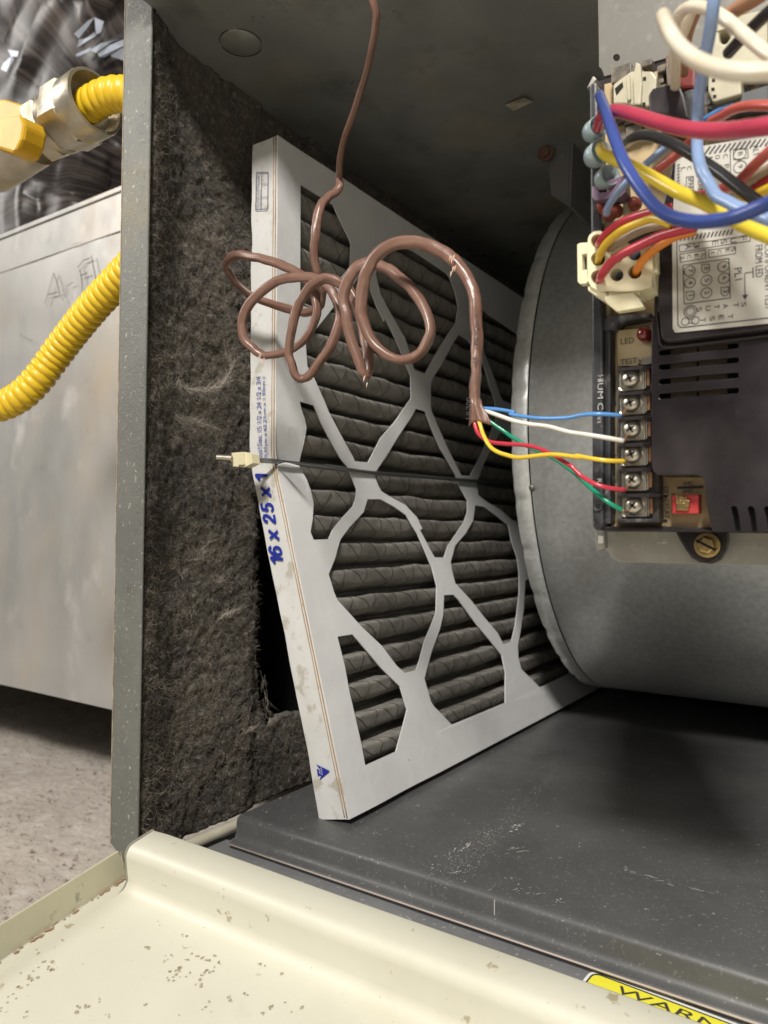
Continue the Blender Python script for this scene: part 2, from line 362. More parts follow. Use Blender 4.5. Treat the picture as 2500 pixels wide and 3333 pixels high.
# floor pan with its folded front step
P0 = (-.2965, .2965); XR = .30
prof = [(.985, ZF), (.3015, ZF), (.2995, ZF - .0003), (.2975, ZF - .0012), (.2968, ZF - .0030), (.2966, ZF - .0085), (.2960, ZF - .0105), (.2945, ZF - .0118), (.2925, ZF - .0124), (.2910, ZF - .0127), (.2909, ZF - .0139), (.2926, ZF - .0139), (.2926, ZF - .016)]
mb = MB(); n = len(prof); NX = 40
xs = [P0[0] + (XR - P0[0]) * i / NX for i in range(NX + 1)]
vs = [(x, y, z) for x in xs for y, z in prof]
fs = [(i * n + j, i * n + j + 1, (i + 1) * n + j + 1, (i + 1) * n + j) for i in range(NX) for j in range(n - 1)]
mb.add(vs, fs)
mb2 = MB(); mb2.tube([(x, .2910, ZF - .0133) for x in (P0[0], XR)], .00045, 6); mb2.put('pan_edge', mat('pan_edge_worn', (.46, .38, .33), .5), cab, smooth=True)
# left side of the pan: rounded drop
le = [(P0[0], .30, ZF - .0002), (P0[0], .985, ZF - .0002), (P0[0] - .0015, .985, ZF - .012), (P0[0] - .0015, .2966, ZF - .012)]
mb.add(le, [(0, 1, 2, 3)])
mb.put('floor_pan', M['floorpan'], cab, smooth=True)
# yellowish paint smear and dusty scuffs on the pan (flat stains with a shape of their own)
mb = MB()
for (ax, ay, bx, by, wd) in ((510, 320, 540, 290, .0012), (545, 300, 600, 268, .0018), (520, 385, 545, 370, .0014), (700, 300, 790, 280, .0008), (705, 312, 790, 296, .0008), (715, 232, 770, 205, .0012), (1220, 395, 1330, 420, .0010), (1250, 410, 1450, 445, .0006), (1130, 368, 1240, 392, .0008), (740, 440, 770, 436, .001), (820, 455, 845, 450, .001), (895, 483, 912, 478, .002), (630, 243, 655, 236, .0018), (230, 237, 250, 236, .0015)):
    a = at('Q5', ax, ay, Z=ZF + .0003); b = at('Q5', bx, by, Z=ZF + .0003)
    for k in range(7):
        t0 = random.random(); j = V((random.gauss(0, .35), random.gauss(0, .35), 0)) * wd * 2; q = a.lerp(b, t0) + j; dd = (b - a) * random.uniform(.06, .25)
        stroke(mb, q, q + dd, wd * random.uniform(.15, .5), V((0, 0, 1)))
def fleck(q, r_): 
    ps = [q + V((cos(a_) * r_ * random.uniform(.5, 1.2), sin(a_) * r_ * random.uniform(.5, 1.2), 0)) for a_ in (0, 1.3, 2.5, 3.8, 5.1)]
    mb.add(ps, [(0, 1, 2, 3, 4)])
for k in range(900):                                        # dust dragged over the pan
    t_ = random.random(); x_ = 880 - 370 * t_ + random.gauss(0, 10 + 45 * t_); y_ = 25 + 365 * t_ + random.gauss(0, 8 + 14 * t_)
    fleck(at('Q5', x_, y_, Z=ZF + .0003), random.uniform(.00008, .00035) * (1.8 if random.random() < .04 else 1))
for k in range(1500):
    x_ = random.uniform(60, 1659); y_ = random.uniform(60, 720); q_ = at('Q5', x_, y_, Z=ZF + .0003)
    if q_.y < .304 or q_.y > .9 or q_.x < -.29: continue
    if noise.noise(q_ * 18) > -.05: fleck(q_, random.uniform(.00006, .00028))
for x_, y_ in ((740, 212), (752, 222), (735, 228), (765, 208), (748, 205)): fleck(at('Q5', x_, y_, Z=ZF + .00035), .0011)
mb.put('scuff_mark', M['pencil'], cab, kind='stuff')
a = at('Q5', 674, 475, Y=.2962); b = at('Q5', 674, 530, Y=.2962); mb = MB(); stroke(mb, a, b, .0004); mb.put('scratch', M['pencil'], cab)
# ledge under the pan
mb = MB(); mb.box((-.3222, .238, -.1735), (XR, .300, ZF - .0160)); mb.box((-.322, .262, -.3), (XR, .9, -.1737))
mb.put('front_ledge', M['ledge'], cab, bevel=.0006)
# cream rail at the foot of the lining
r0 = at('D', 405, 1826, Z=-.1665); r1 = at('D', 512, 1781, Z=-.1665)
d = (r1 - r0).normalized()
mb = MB(); mb.tube([r0 - d * .03, r0, r1, r1 + d * .03], .0030, 10); mb.put('foot_rail', M['rail'], cab, smooth=True)
# warning label on the ledge
zl = ZF - .0160 + .0003
def lp(x, y, dz=0): return at('Q5', x, y, Z=zl + dz)
A0 = lp(1060, 738); A1 = lp(1540, 917); u = (A1 - A0).normalized(); vv = V((u.y, -u.x, 0))
def lab(mb, x0, x1, y0, y1, r, dz):
    pts = []
    for cx_, cy_, a0 in ((x0 + r, y0 + r, 180), (x1 - r, y0 + r, 270), (x1 - r, y1 - r, 0), (x0 + r, y1 - r, 90)):
        for k in range(5):
            a = radians(a0 + 22.5 * k); pts.append(A0 + u * (cx_ + r * cos(a)) + vv * (cy_ + r * sin(a)) + V((0, 0, dz)))
    mb.add(pts, [tuple(range(len(pts)))[::-1]])
mb = MB(); lab(mb, -.004, .16, 0, .028, .004, 0); wl = mb.put('warning_label', M['white_vinyl'], cab, label='yellow and black warning label reading WARNING')
mb = MB(); lab(mb, -.0028, .159, .0014, .028, .003, .0001); mb.put('label_border', M['print'], wl)
mb = MB(); lab(mb, -.0020, .158, .0024, .028, .0026, .0002); mb.put('label_field', M['warn_y'], wl)
mb = MB(); T0 = lp(1126, 782, .0004); TL = (lp(1659, 908, .0004) - T0).length * 7.05 / 6; hW = (lp(1120, 814) - T0).dot(vv); text(mb, 'WARNING', T0 + vv * hW, u * TL, -vv * hW, shear=.1); mb.put('label_lettering', M['print'], wl)

# insulation lining
Yb = .985
open_px = [('Q4', 1015, 100), ('Q4', 1028, 240), ('Q4', 1018, 330), ('Q4', 1030, 420), ('Q4', 1015, 700), ('Q4', 1006, 830), ('Q4', 1020, 930), ('Q4', 1035, 1060), ('Q4', 1052, 1150), ('Q4', 1078, 1222), ('Q4', 1130, 1190), ('Q4', 1175, 1160), ('Q4', 1260, 1150), ('Q4', 1400, 1120)]
op = [(at(*p, X=XI).y, at(*p, X=XI).z) for p in open_px]
op = op + [(.90, -.11), (.90, .21), (op[0][0] + .002, .21)]
def inpoly(x, y, P):
    c = False; j = len(P) - 1
    for i in range(len(P)):
        if (P[i][1] > y) != (P[j][1] > y) and x < (P[j][0] - P[i][0]) * (y - P[i][1]) / (P[j][1] - P[i][1]) + P[i][0]: c = not c
        j = i
    return c
def insx(y, z):
    p = V((y, z, 0)); 
    dsp = noise.fractal(p * 22, 1, 2.1, 5) * .0018 + noise.fractal(p * 170 + V((3, 1, 0)), .7, 2.2, 4) * .0016
    dsp -= .004 * math.exp(-(((y - .315) / .02) ** 2 + ((z - .10) / .016) ** 2)) + .003 * math.exp(-(((y - .335) / .014) ** 2 + ((z + .0) / .05) ** 2))
    dsp += .0115 * math.exp(-((y - YP) / .022) ** 2)
    e = max(0, (y - op[0][0] + .012) / .012) if y < op[0][0] else 1
    return XI + dsp - .004 * e * e
NY, NZ = 330, 270
ys = [YP + .0015 + (Yb - YP - .0015) * (i / NY) ** 1.55 for i in range(NY + 1)]; zs = [-.176 + (ZC + .176) * j / NZ for j in range(NZ + 1)]
vs = [(insx(y, z), y, z) for y in ys for z in zs]; fs = []
for i in range(NY):
    for j in range(NZ):
        cy_, cz_ = (ys[i] + ys[i + 1]) / 2, (zs[j] + zs[j + 1]) / 2
        jx = noise.noise(V((cy_ * 160, cz_ * 160, 5))) * .0022
        if inpoly(cy_ + jx, cz_ + jx, op): continue
        a = i * (NZ + 1) + j; fs.append((a, a + NZ + 1, a + NZ + 2, a + 1))
# drop loose vertices by building through bmesh
bm = bmesh.new(); bv = [bm.verts.new(p) for p in vs]
for q in fs: bm.faces.new([bv[i] for i in q])
bmesh.ops.delete(bm, geom=[q for q in bm.verts if not q.link_faces], context='VERTS')
edge = [e for e in bm.edges if e.is_boundary]
r = bmesh.ops.extrude_edge_only(bm, edges=edge)
bmesh.ops.translate(bm, verts=[g for g in r['geom'] if isinstance(g, bmesh.types.BMVert)], vec=(-.006, 0, 0))
bmesh.ops.recalc_face_normals(bm, faces=bm.faces)
me = bpy.data.meshes.new('insulation_lining'); bm.to_mesh(me); bm.free(); me.materials.append(M['insul']); me.polygons.foreach_set('use_smooth', [True] * len(me.polygons))
ins = bpy.data.objects.new('insulation_lining', me); COL.objects.link(ins); ins.parent = cab; ins.location = -cab.location
tag(ins, 'dark brown fibrous lining caked with dust, torn round the black opening')
# return duct behind the opening: shallow, its deep shade put into the black
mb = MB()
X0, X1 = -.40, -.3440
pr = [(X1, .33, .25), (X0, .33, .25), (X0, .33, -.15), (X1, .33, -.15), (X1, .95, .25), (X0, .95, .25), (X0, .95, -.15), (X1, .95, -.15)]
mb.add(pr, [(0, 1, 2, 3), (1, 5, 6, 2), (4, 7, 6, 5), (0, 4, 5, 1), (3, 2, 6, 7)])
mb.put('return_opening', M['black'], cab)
# matted fibres standing off the lining
def strand(mb, p, n_, L_, r_, curl, seg=5, dirn=None):
    d = V(dirn) if dirn is not None else V((random.uniform(-.1, .55), random.gauss(0, 1), random.gauss(0, 1)))
    d.normalize(); q = V(p); pts = [q.copy()]; k = V((random.gauss(0, .4), random.gauss(0, 1), random.gauss(0, 1))).normalized()
    for i in range(seg):
        d = (d + k.cross(d) * curl + V((random.gauss(0, .12), random.gauss(0, .2), random.gauss(0, .2)))).normalized()
        q = q + d * (L_ / seg); q.x = max(q.x, XI - .004); pts.append(q.copy())
    mb.tube(pts, lambda i: r_ * (1 - .6 * i / seg), 3, False)
mbd, mbp = MB(), MB()
cnt = 0
while cnt < 34000:
    y = YP + .004 + (random.random() ** 1.5) * .36; z = random.uniform(-.172, ZC - .01)
    if inpoly(y, z, op): continue
    cl = noise.noise(V((y * 45, z * 45, 2)))
    if random.random() > .6 + cl * .35: continue
    p = (insx(y, z) + .0003, y, z); cnt += 1
    if random.random() < .30 + .25 * cl: strand(mbp, p, 0, random.uniform(.0016, .0065), random.uniform(.00003, .00006), random.uniform(0, .5))
    else: strand(mbd, p, 0, random.uniform(.0016, .0055), random.uniform(.00004, .00009), random.uniform(0, .5))
# the large curled wisps seen half way up
def wisp(P, n_, spread, L_=.012):
    for _ in range(n_):
        t = random.random() * (len(P) - 1.01); i = int(t); a, b = V(P[i]), V(P[i + 1]); q = a.lerp(b, t - i) + V((random.uniform(0, .003), random.gauss(0, spread), random.gauss(0, spread)))
        strand(mbp, q, 0, random.uniform(.3, .9) * L_, .00005, .15, 5, (b - a).normalized() + V((.1, random.gauss(0, .25), random.gauss(0, .25))))
wp = lambda L_: [at('Q3', x, y, X=XI + .0045) for x, y in L_]
wisp(wp([(1055, 880), (1075, 930), (1120, 955), (1200, 960), (1290, 945), (1350, 890), (1385, 800), (1365, 770)]), 240, .0006)
wisp(wp([(1040, 1110), (1090, 1150), (1150, 1140)]), 90, .0014); wisp(wp([(1150, 1160), (1230, 1170), (1280, 1190)]), 50, .0007)
wisp(wp([(1110, 280), (1130, 320), (1180, 300)]), 25, .0008); wisp(wp([(970, 490), (1000, 520), (1005, 560), (950, 620)]), 30, .0008)
wisp(wp([(1010, 1220), (1050, 1250), (1020, 1280)]), 40, .001); wisp(wp([(1130, 1500), (1180, 1500), (1150, 1530)]), 30, .001)
wp4 = lambda L_: [at('Q4', x, y, X=XI + .004) for x, y in L_]
wisp(wp4([(660, 330), (740, 360), (780, 345)]), 40, .0012); wisp(wp4([(750, 580), (800, 545), (850, 520)]), 45, .001); wisp(wp4([(880, 1290), (930, 1240), (950, 1235)]), 25, .0006)
wisp(wp4([(540, 240), (600, 230), (680, 120)]), 25, .001); wisp(wp4([(1010, 900), (1030, 1060), (1060, 1180)]), 40, .0012)
for _ in range(170):                                      # lint caught on the post
    z = random.uniform(-.15, .27); x = -.3215 - random.random() ** 2 * .018
    q = V((x, YP - .0003, z)); pts = [q]
    d = V((random.gauss(0, 1), -.1, random.gauss(0, 1))).normalized()
    for k in range(3): q = q + d * random.uniform(.0004, .0016); d = (d + V((random.gauss(0, .5), 0, random.gauss(0, .5)))).normalized(); q.y = YP - .0003 - .0004 * k; pts.append(q)
    mbp.tube(pts, .00005, 3, False)
mbd.put('matted_lint', M['fibre_dark'], cab, kind='stuff', org=(0, 0, 0)); mbp.put('pale_lint', M['fibre_pale'], cab, kind='stuff', org=(0, 0, 0))

# ------------------------------------------------------------------ cream door panel, tilted towards the viewer
t = radians(10.5); O = at('D', 328, 1791, Y=.245); nn = V((0, -sin(t), cos(t))); dv = V((0, -cos(t), -sin(t)))
pan = thing('door_panel', O, 'cream enamelled furnace door panel with raised back ridge and chipped paint, below the opening', 'door panel')
H = .020
prof = [(-.0012, -.020), (-.0012, -.0008), (0, 0), (.0115, 0)]
for k in range(1, 8):
    a = pi / 2 * k / 7; prof.append((.0115 + .0055 * sin(a), -.0055 + .0055 * cos(a)))
for k in range(1, 7):
    a = pi / 2 * k / 6; prof.append((.0170 + .006 * (1 - cos(a)) + .0005, -(H - .006) - .006 * sin(a)))
prof += [(.05, -H), (.12, -H), (.25, -H), (.5, -H)]
n = len(prof); NX = 60; mb = MB(); xs = [O.x + i / NX * .62 for i in range(NX + 1)]
def pp(x, v_, h_): return V((x, O.y, O.z)) + dv * v_ + nn * h_
vs = []
for i, x in enumerate(xs):
    for v_, h_ in prof:
        if i == 0: vs.append(pp(x + .0012, v_, h_ if v_ > .018 else h_ - .0006))
        else: vs.append(pp(x, v_, h_ + .0004 * noise.noise(V((x * 14, v_ * 20, 0)))))
mb.add(vs, [(i * n + j, (i + 1) * n + j, (i + 1) * n + j + 1, i * n + j + 1) for i in range(NX) for j in range(n - 1)])
m0 = len(mb.v); cap = [pp(O.x, v_, h_) for v_, h_ in prof[:17]] + [pp(O.x, -.0012, -.030), ]
mb.add(cap, [tuple(range(len(cap)))])
mb.put('ridge_sheet', M['cream'], pan, smooth=True)
# main sheet's narrow strip left of the ridge and the upstanding lip
XL = -.3110
mb = MB(); mb.add([pp(XL, -.004, -H - .0005), pp(O.x + .002, -.004, -H - .0005), pp(O.x + .002, .5, -H - .0005), pp(XL, .5, -H - .0005)], [(3, 2, 1, 0)])
mb.put('border_strip', M['cream'], pan)
mb = MB(); lipH = .0145
mb.prism([pp(XL, .012, -H), pp(XL, .5, -H), pp(XL, .5, -H + lipH), pp(XL, .0145, -H + lipH)], (-.0012, 0, 0))
mb.put('side_lip', M['cream_inner'], pan, bevel=.0003)
mb = MB(); mb.prism([pp(XL, -.004, -H), pp(XL, .0118, -H), pp(XL, .0135, -H + lipH - .001), pp(XL, .006, -H + lipH - .004), pp(XL, -.004, -H + .006)], (-.0010, 0, 0))
mb.put('corner_tab', M['steel'], pan)
mb = MB()
for k in range(70):
    v_ = .012 + random.random() ** 1.2 * .12; q = pp(XL + .0006 + random.random() * .0014, v_, -H + .0002); s_ = random.uniform(.0003, .0011)
    mb.add([q + V((0, -s_ * 2, 0)), q + V((s_, 0, 0)), q + V((0, s_ * 2, 0)), q + V((-s_ * .6, 0, .0004))], [(0, 1, 2), (0, 2, 3)])
mb.put('rust_flake', M['kraft'], pan, kind='stuff')
# paint chips of the sheet (flat, a few millimetres each)
chips = [(810, 955, .0016), (1000, 905, .0014), (975, 790, .001), (1165, 850, .0012), (915, 1018, .0012), (1000, 967, .001), (1060, 712, .0006), (988, 672, .0006), (1405, 1062, .0014), (1440, 1075, .0006), (1180, 1058, .0012), (1125, 1018, .002), (1070, 1025, .0018), (1095, 1105, .0016), (1150, 1095, .0016), (1080, 1165, .0016), (960, 1110, .0012), (920, 1130, .0014), (600, 1338, .001), (785, 1280, .0008), (1120, 1295, .0014), (1145, 1265, .0008), (1450, 1285, .0018), (1410, 1320, .0014), (1600, 1300, .002), (1230, 1245, .0016), (1330, 1222, .0014), (150, 1330, .0014), (60, 1240, .0018), (110, 1185, .0018), (200, 1130, .0024), (250, 1080, .0026), (240, 1050, .0026), (150, 1110, .0022), (430, 1290, .0022), (460, 1300, .0018), (545, 1250, .001), (990, 1120, .0022), (960, 1075, .0022), (1010, 1040, .0016), (340, 930, .0010), (205, 995, .0012), (850, 828, .0004), (1520, 1108, .0008), (0, 1300, .0016), (1625, 920, .0011)]
mb = MB()
def chip(q, r_, a1, a2, mb=mb):
    k0 = random.random() * 6; m_ = 9
    ps = [q + (a1 * cos(2 * pi * k / m_) + a2 * sin(2 * pi * k / m_)) * r_ * (.45 + .75 * random.random()) for k in range(m_)]
    mb.add(ps, [tuple(range(m_))])
Om = O - nn * (H - .0002)
for x, y, r_ in chips:
    q = onplane('Q2', x, y, Om, nn)
    if (q - O).dot(dv) < .026: continue
    for k in range(1 if r_ < .001 else 4): chip(q + V((1, 0, 0)) * random.gauss(0, r_ * .9) + dv * random.gauss(0, r_ * .6), r_ * (1 if r_ < .001 else random.uniform(.2, .5)), V((1, 0, 0)), -dv)
mb.put('paint_chip', M['rust'] if 'rust' in M else mat('chip_tan', (.40, .355, .255), .7, vary=(.27, .22, .145), scale=500), pan, kind='stuff')
mb = MB()
for x, y, r_ in [(895, 495, .0012), (910, 500, .0012), (880, 480, .0008), (1105, 575, .0010), (1130, 582, .0010), (1150, 590, .0008), (800, 455, .0006), (1310, 665, .0008), (1400, 690, .001), (1465, 775, .0006), (700, 600, .0004), (940, 405, .0006), (1060, 712, .0006), (985, 672, .0005), (1630, 800, .001), (1600, 790, .0008)]:
    q = onplane('Q2', x, y, O + nn * .0003, nn)
    if (q - O).dot(dv) > .0112: 
        continue
    for k in range(3): chip(q + V((random.gauss(0, .0008), random.gauss(0, .0006), 0)), r_ * random.uniform(.3, .6), V((1, 0, 0)), -dv, mb)
if mb.v: mb.put('ridge_chip', MC['chip_tan'], pan, kind='stuff')

# ------------------------------------------------------------------ blower
XB = -.215; BY, BZ, BR = .6914, .0806, .2174
bl = thing('blower_housing', (XB, BY, BZ - BR), 'large round galvanised blower housing behind the control board', 'blower')
def cyl(x, a, r_): return V((x, BY - r_ * cos(a), BZ + r_ * sin(a)))
NA = 240; SM = .0125
mb = MB(); vs = []; cols = [XB + SM + .0006, XB + SM + .0010, -.12, -.02, .12]
for k in range(NA):
    a = 2 * pi * k / NA
    for i, x in enumerate(cols): vs.append(cyl(x, a, BR - (.0012 if i == 0 else 0) + .0004 * noise.noise(V((x * 8, cos(a) * 4, sin(a) * 4)))))
nc = len(cols)
mb.add(vs, [(k * nc + i, k * nc + i + 1, ((k + 1) % NA) * nc + i + 1, ((k + 1) % NA) * nc + i) for k in range(NA) for i in range(nc - 1)])
mb.put('scroll_sheet', M['galv'], bl, smooth=True)
def crimp(a):
    s_ = (a * 18 / pi) % 1.0
    return -.0013 * math.exp(-((s_ - .5) / .10) ** 2)
mb = MB(); NA2 = 720; vs = []; cols = [(XB + SM, 0), (XB + SM - .001, .0008), (XB + .006, .0008), (XB + .0015, .0006), (XB, -.0008)]
for k in range(NA2):
    a = 2 * pi * k / NA2
    for i, (x, dr) in enumerate(cols):
        wv = crimp(a) * (0, .15, .6, 1, 1)[i] + .0005 * noise.noise(V((a * 30, i, 0))) * (i > 1)
        vs.append(cyl(x, a, BR + dr + wv))
nc = len(cols)
mb.add(vs, [(k * nc + i + 1, k * nc + i, ((k + 1) % NA2) * nc + i, ((k + 1) % NA2) * nc + i + 1) for k in range(NA2) for i in range(nc - 1)])
mb.put('crimped_rim', M['galv'], bl, smooth=True)
mb = MB(); N_ = 96
vs = [cyl(XB + .0004, 2 * pi * k / N_, BR - .0006) for k in range(N_)] + [cyl(XB + .0004, 2 * pi * k / N_, .125) for k in range(N_)] + [cyl(XB + .012, 2 * pi * k / N_, .112) for k in range(N_)]
fs = [(k, (k + 1) % N_, N_ + (k + 1) % N_, N_ + k) for k in range(N_)] + [(N_ + k, N_ + (k + 1) % N_, 2 * N_ + (k + 1) % N_, 2 * N_ + k) for k in range(N_)]
mb.add(vs, fs); mb.put('side_plate', M['galv_dark'], bl, smooth=True)
rp = at('Ie', 772, 345, Y=.475); mb = MB(); a_ = math.atan2(rp.z - BZ, BY - rp.y)
c_ = cyl(XB + SM + .0015, a_, BR + .0004); mb.lathe(c_, (c_ - V((c_.x, BY, BZ))), [(.0022, -.0005), (.0022, .0006), (.001, .0016)], 10); mb.put('crimp_dimple', M['galv_dark'], bl, smooth=True)

# ------------------------------------------------------------------ air filter, bent over the retaining wire
YF = .3205
FA, FB, FC = at('D', 600, 292, Y=YF), at('D', 595, 990, Y=YF), at('D', 755, 1770, Y=YF)
def fx(z):
    if z >= FB.z: return FB.x + (FA.x - FB.x) * (z - FB.z) / (FA.z - FB.z)
    return FB.x + (FC.x - FB.x) * (z - FB.z) / (FC.z - FB.z)
TH = .0205
fil = thing('air_filter', (FC.x - .01, YF, FC.z), 'white cardboard framed pleated air filter leaning by the dusty wall, bent at its middle', 'air filter')
def onfil(img, x, y):
    d = ray(img, x, y)
    for (A_, B_) in ((FB, FA), (FC, FB)):
        e = (A_ - B_); n_ = e.cross(V((0, 1, 0))); p = d * (n_.dot(B_) / n_.dot(d))
        if p.z >= FB.z or A_ is FC: return (p.y, p.z)
HOLES = [
 [('Ia', 105, 185), ('Ia', 330, 325), ('Ia', 500, 430), ('Ia', 545, 540), ('Ia', 690, 840), ('Ia', 710, 900), ('Ia', 700, 1165), ('Ia', 590, 1320), ('Ia', 470, 1420), ('Ia', 400, 1520), ('Ia', 350, 1630), ('Ia', 290, 1690), ('Ia', 95, 1640)],
 [('Ia', 320, 1880), ('Ia', 500, 1660), ('Ia', 700, 1430), ('Ia', 830, 1270), ('Ia', 900, 1160), ('Ia', 935, 1230), ('Ia', 940, 1440), ('Ia', 1010, 1640), ('Ia', 1110, 1830), ('Ib', 160, 690), ('Ib', 250, 870), ('Ib', 300, 980), ('Ib', 360, 1140), ('Ib', 405, 1250), ('Ic', 1290, 0), ('Ic', 1290, 140), ('Ic', 1245, 200), ('Ic', 1140, 360), ('Ic', 1000, 520), ('Ic', 940, 640), ('Ic', 880, 752), ('Ic', 755, 740), ('Ic', 740, 700), ('Ic', 600, 450), ('Ic', 500, 260), ('Ic', 465, 170), ('Ic', 390, 0), ('P2', 540, 1550), ('P2', 500, 1480), ('Ia', 165, 2080)],
 [('Ib', 65, 270), ('Ib', 90, 180), ('Ib', 166, 94), ('Ib', 300, 0), ('Ib', 430, 50), ('Ib', 750, 265), ('Ib', 775, 300), ('Ib', 830, 440), ('Ib', 860, 590), ('Ib', 840, 730), ('Ib', 770, 840), ('Ib', 690, 960), ('Ib', 570, 1180), ('Ib', 545, 1230), ('Ib', 440, 1190), ('Ib', 390, 1000), ('Ib', 350, 880), ('Ib', 330, 850), ('Ib', 180, 590), ('Ib', 110, 460)],
 [('Ib', 600, 1330), ('Ib', 620, 1270), ('Ib', 700, 1140), ('Ib', 790, 970), ('Ib', 865, 850), ('Ib', 950, 905), ('Ib', 1060, 1040), ('Ib', 1110, 1160), ('Ib', 1160, 1330), ('Ib', 1215, 1500), ('Ib', 1225, 1640), ('Ib', 1160, 1830), ('Ib', 1060, 2050), ('Ie', 320, 242), ('Ie', 250, 240), ('Ib', 830, 2090), ('Ib', 760, 1950), ('Ib', 690, 1780), ('Ib', 610, 1590), ('Ib', 600, 1530)],
 [('Ic', 1335, 240), ('Ic', 1290, 320), ('Ic', 1170, 500), ('Ic', 1080, 650), ('Ic', 960, 830), ('Ic', 945, 890), ('Ic', 975, 970), ('Ic', 1010, 1030), ('Ic', 1110, 1090), ('Ic', 1240, 1160), ('Ic', 1350, 1280), ('Ic', 1400, 1390), ('Id', 900, 60), ('Id', 985, 220), ('Id', 1020, 280), ('Id', 1095, 282), ('Id', 1130, 180), ('Id', 1200, 80), ('Ie', 275, 610), ('Ie', 300, 530), ('Ie', 300, 440), ('Ie', 250, 350), ('Ie', 205, 240), ('Ib', 690, 1950), ('Ib', 610, 1760), ('Ib', 545, 1590), ('Ib', 440, 1560)],
 [('Ic', 220, 165), ('Ic', 360, 205), ('Ic', 385, 260), ('Ic', 430, 370), ('Ic', 520, 540), ('Ic', 620, 710), ('Ic', 690, 800), ('Ic', 740, 920), ('Ic', 775, 1010), ('Ic', 765, 1100), ('Ic', 740, 1170), ('Ic', 640, 1280), ('Ic', 540, 1400), ('Ic', 500, 1490), ('Ic', 355, 1495), ('Ic', 325, 1420), ('Ic', 345, 1300), ('Ic', 355, 1150), ('Ic', 330, 1020), ('Ic', 300, 920), ('Ic', 245, 800), ('Ic', 250, 700), ('Ic', 270, 560), ('Ic', 290, 420), ('Ic', 270, 330), ('Ic', 240, 250)],
 [('Ic', 875, 1105), ('Ic', 1000, 1105), ('Ic', 1140, 1180), ('Ic', 1250, 1260), ('Ic', 1310, 1370), ('Id', 880, 90), ('Id', 960, 270), ('Id', 1000, 360), ('Id', 1040, 510), ('Id', 1030, 720), ('Id', 990, 830), ('Id', 940, 950), ('Id', 900, 1100), ('Id', 870, 1180), ('Id', 780, 1205), ('Id', 720, 1150), ('Id', 600, 990), ('Id', 440, 840), ('Id', 240, 620), ('Id', 215, 560), ('Id', 170, 415), ('Id', 220, 290), ('Id', 262, 150), ('Ic', 625, 1480), ('Ic', 700, 1380), ('Ic', 840, 1230), ('Ic', 868, 1130)],
 [('Id', 240, 915), ('Id', 360, 895), ('Id', 410, 950), ('Id', 600, 1170), ('Id', 745, 1315), ('Id', 800, 1500), ('Id', 765, 1650), ('Id', 715, 1835), ('Id', 460, 1945), ('Id', 430, 1780), ('Id', 340, 1370), ('Id', 300, 1150)],
 [('Id', 1095, 582), ('Id', 1170, 578), ('Id', 1210, 620), ('Id', 1300, 740), ('Ie', 380, 1440), ('Ie', 480, 1560), ('Ie', 575, 1680), ('Ie', 605, 1820), ('Ie', 600, 2060), ('Id', 1160, 1620), ('Id', 1010, 1470), ('Id', 985, 1430), ('Id', 935, 1250), ('Id', 960, 1160), ('Id', 1000, 1020), ('Id', 1060, 850), ('Id', 1085, 740)],
 [('Ie', 360, 478), ('Ie', 430, 490), ('Ie', 530, 560), ('Ie', 625, 640), ('Ie', 650, 760), ('Ie', 700, 900), ('Ie', 715, 1020), ('Ie', 715, 1200), ('Ie', 700, 1320), ('Ie', 680, 1450), ('Ie', 650, 1570), ('Ie', 585, 1590), ('Ie', 540, 1500), ('Ie', 430, 1370), ('Ie', 330, 1240), ('Ie', 200, 1100), ('Ie', 175, 1000), ('Ie', 165, 930), ('Ie', 200, 800), ('Ie', 290, 700), ('Ie', 345, 600)],
 [('Ib', 1090, 620), ('Ib', 1200, 700), ('Ib', 1400, 830), ('Ib', 1500, 900), ('Ib', 1500, 1560), ('Ib', 1300, 1490), ('Ib', 1270, 1450), ('Ib', 1210, 1280), ('Ib', 1130, 1080), ('Ib', 1070, 860)],
 [('Ie', 500, 0), ('Ie', 430, 150), ('Ie', 375, 300), ('Ie', 390, 400), ('Ie', 470, 460), ('Ie', 560, 510), ('Ie', 650, 590), ('Ie', 760, 640), ('Ie', 860, 500), ('Ie', 860, 100), ('Ie', 740, -60), ('Ie', 560, -100)],
 [('Ie', 765, 1080), ('Ie', 755, 1300), ('Ie', 730, 1450), ('Ie', 700, 1600), ('Ie', 705, 1700), ('Ie', 730, 1790), ('Ie', 880, 1935), ('Ie', 1110, 1825), ('Ie', 1110, 1500), ('Ie', 950, 1200), ('Ie', 850, 1040)],
]
YE = .94
outer = [(YF, FC.z), (YE, FC.z), (YE, FA.z), (YF, FA.z)]
holes = [[onfil(*p) for p in h] for h in HOLES]
loops = [[V((a, b, 0)) for a, b in outer]] + [[V((min(a, YE - .01), b, 0)) for a, b in h] for h in holes]
flat = [p for l in loops for p in l]
bm = bmesh.new(); bv = [bm.verts.new(p) for p in flat]
for tt in tessellate_polygon(loops):
    try: bm.faces.new([bv[i] for i in tt])
    except ValueError: pass
bmesh.ops.recalc_face_normals(bm, faces=bm.faces)
for k in range(26):
    zc = FC.z + (FA.z - FC.z) * (k + .5) / 26
    bmesh.ops.bisect_plane(bm, geom=bm.verts[:] + bm.edges[:] + bm.faces[:], plane_co=(0, zc, 0), plane_no=(0, 1, 0))
bmesh.ops.bisect_plane(bm, geom=bm.verts[:] + bm.edges[:] + bm.faces[:], plane_co=(0, FB.z, 0), plane_no=(0, 1, 0))
for k in range(8):
    bmesh.ops.bisect_plane(bm, geom=bm.verts[:] + bm.edges[:] + bm.faces[:], plane_co=(YF + .012 + k * .012, 0, 0), plane_no=(1, 0, 0))
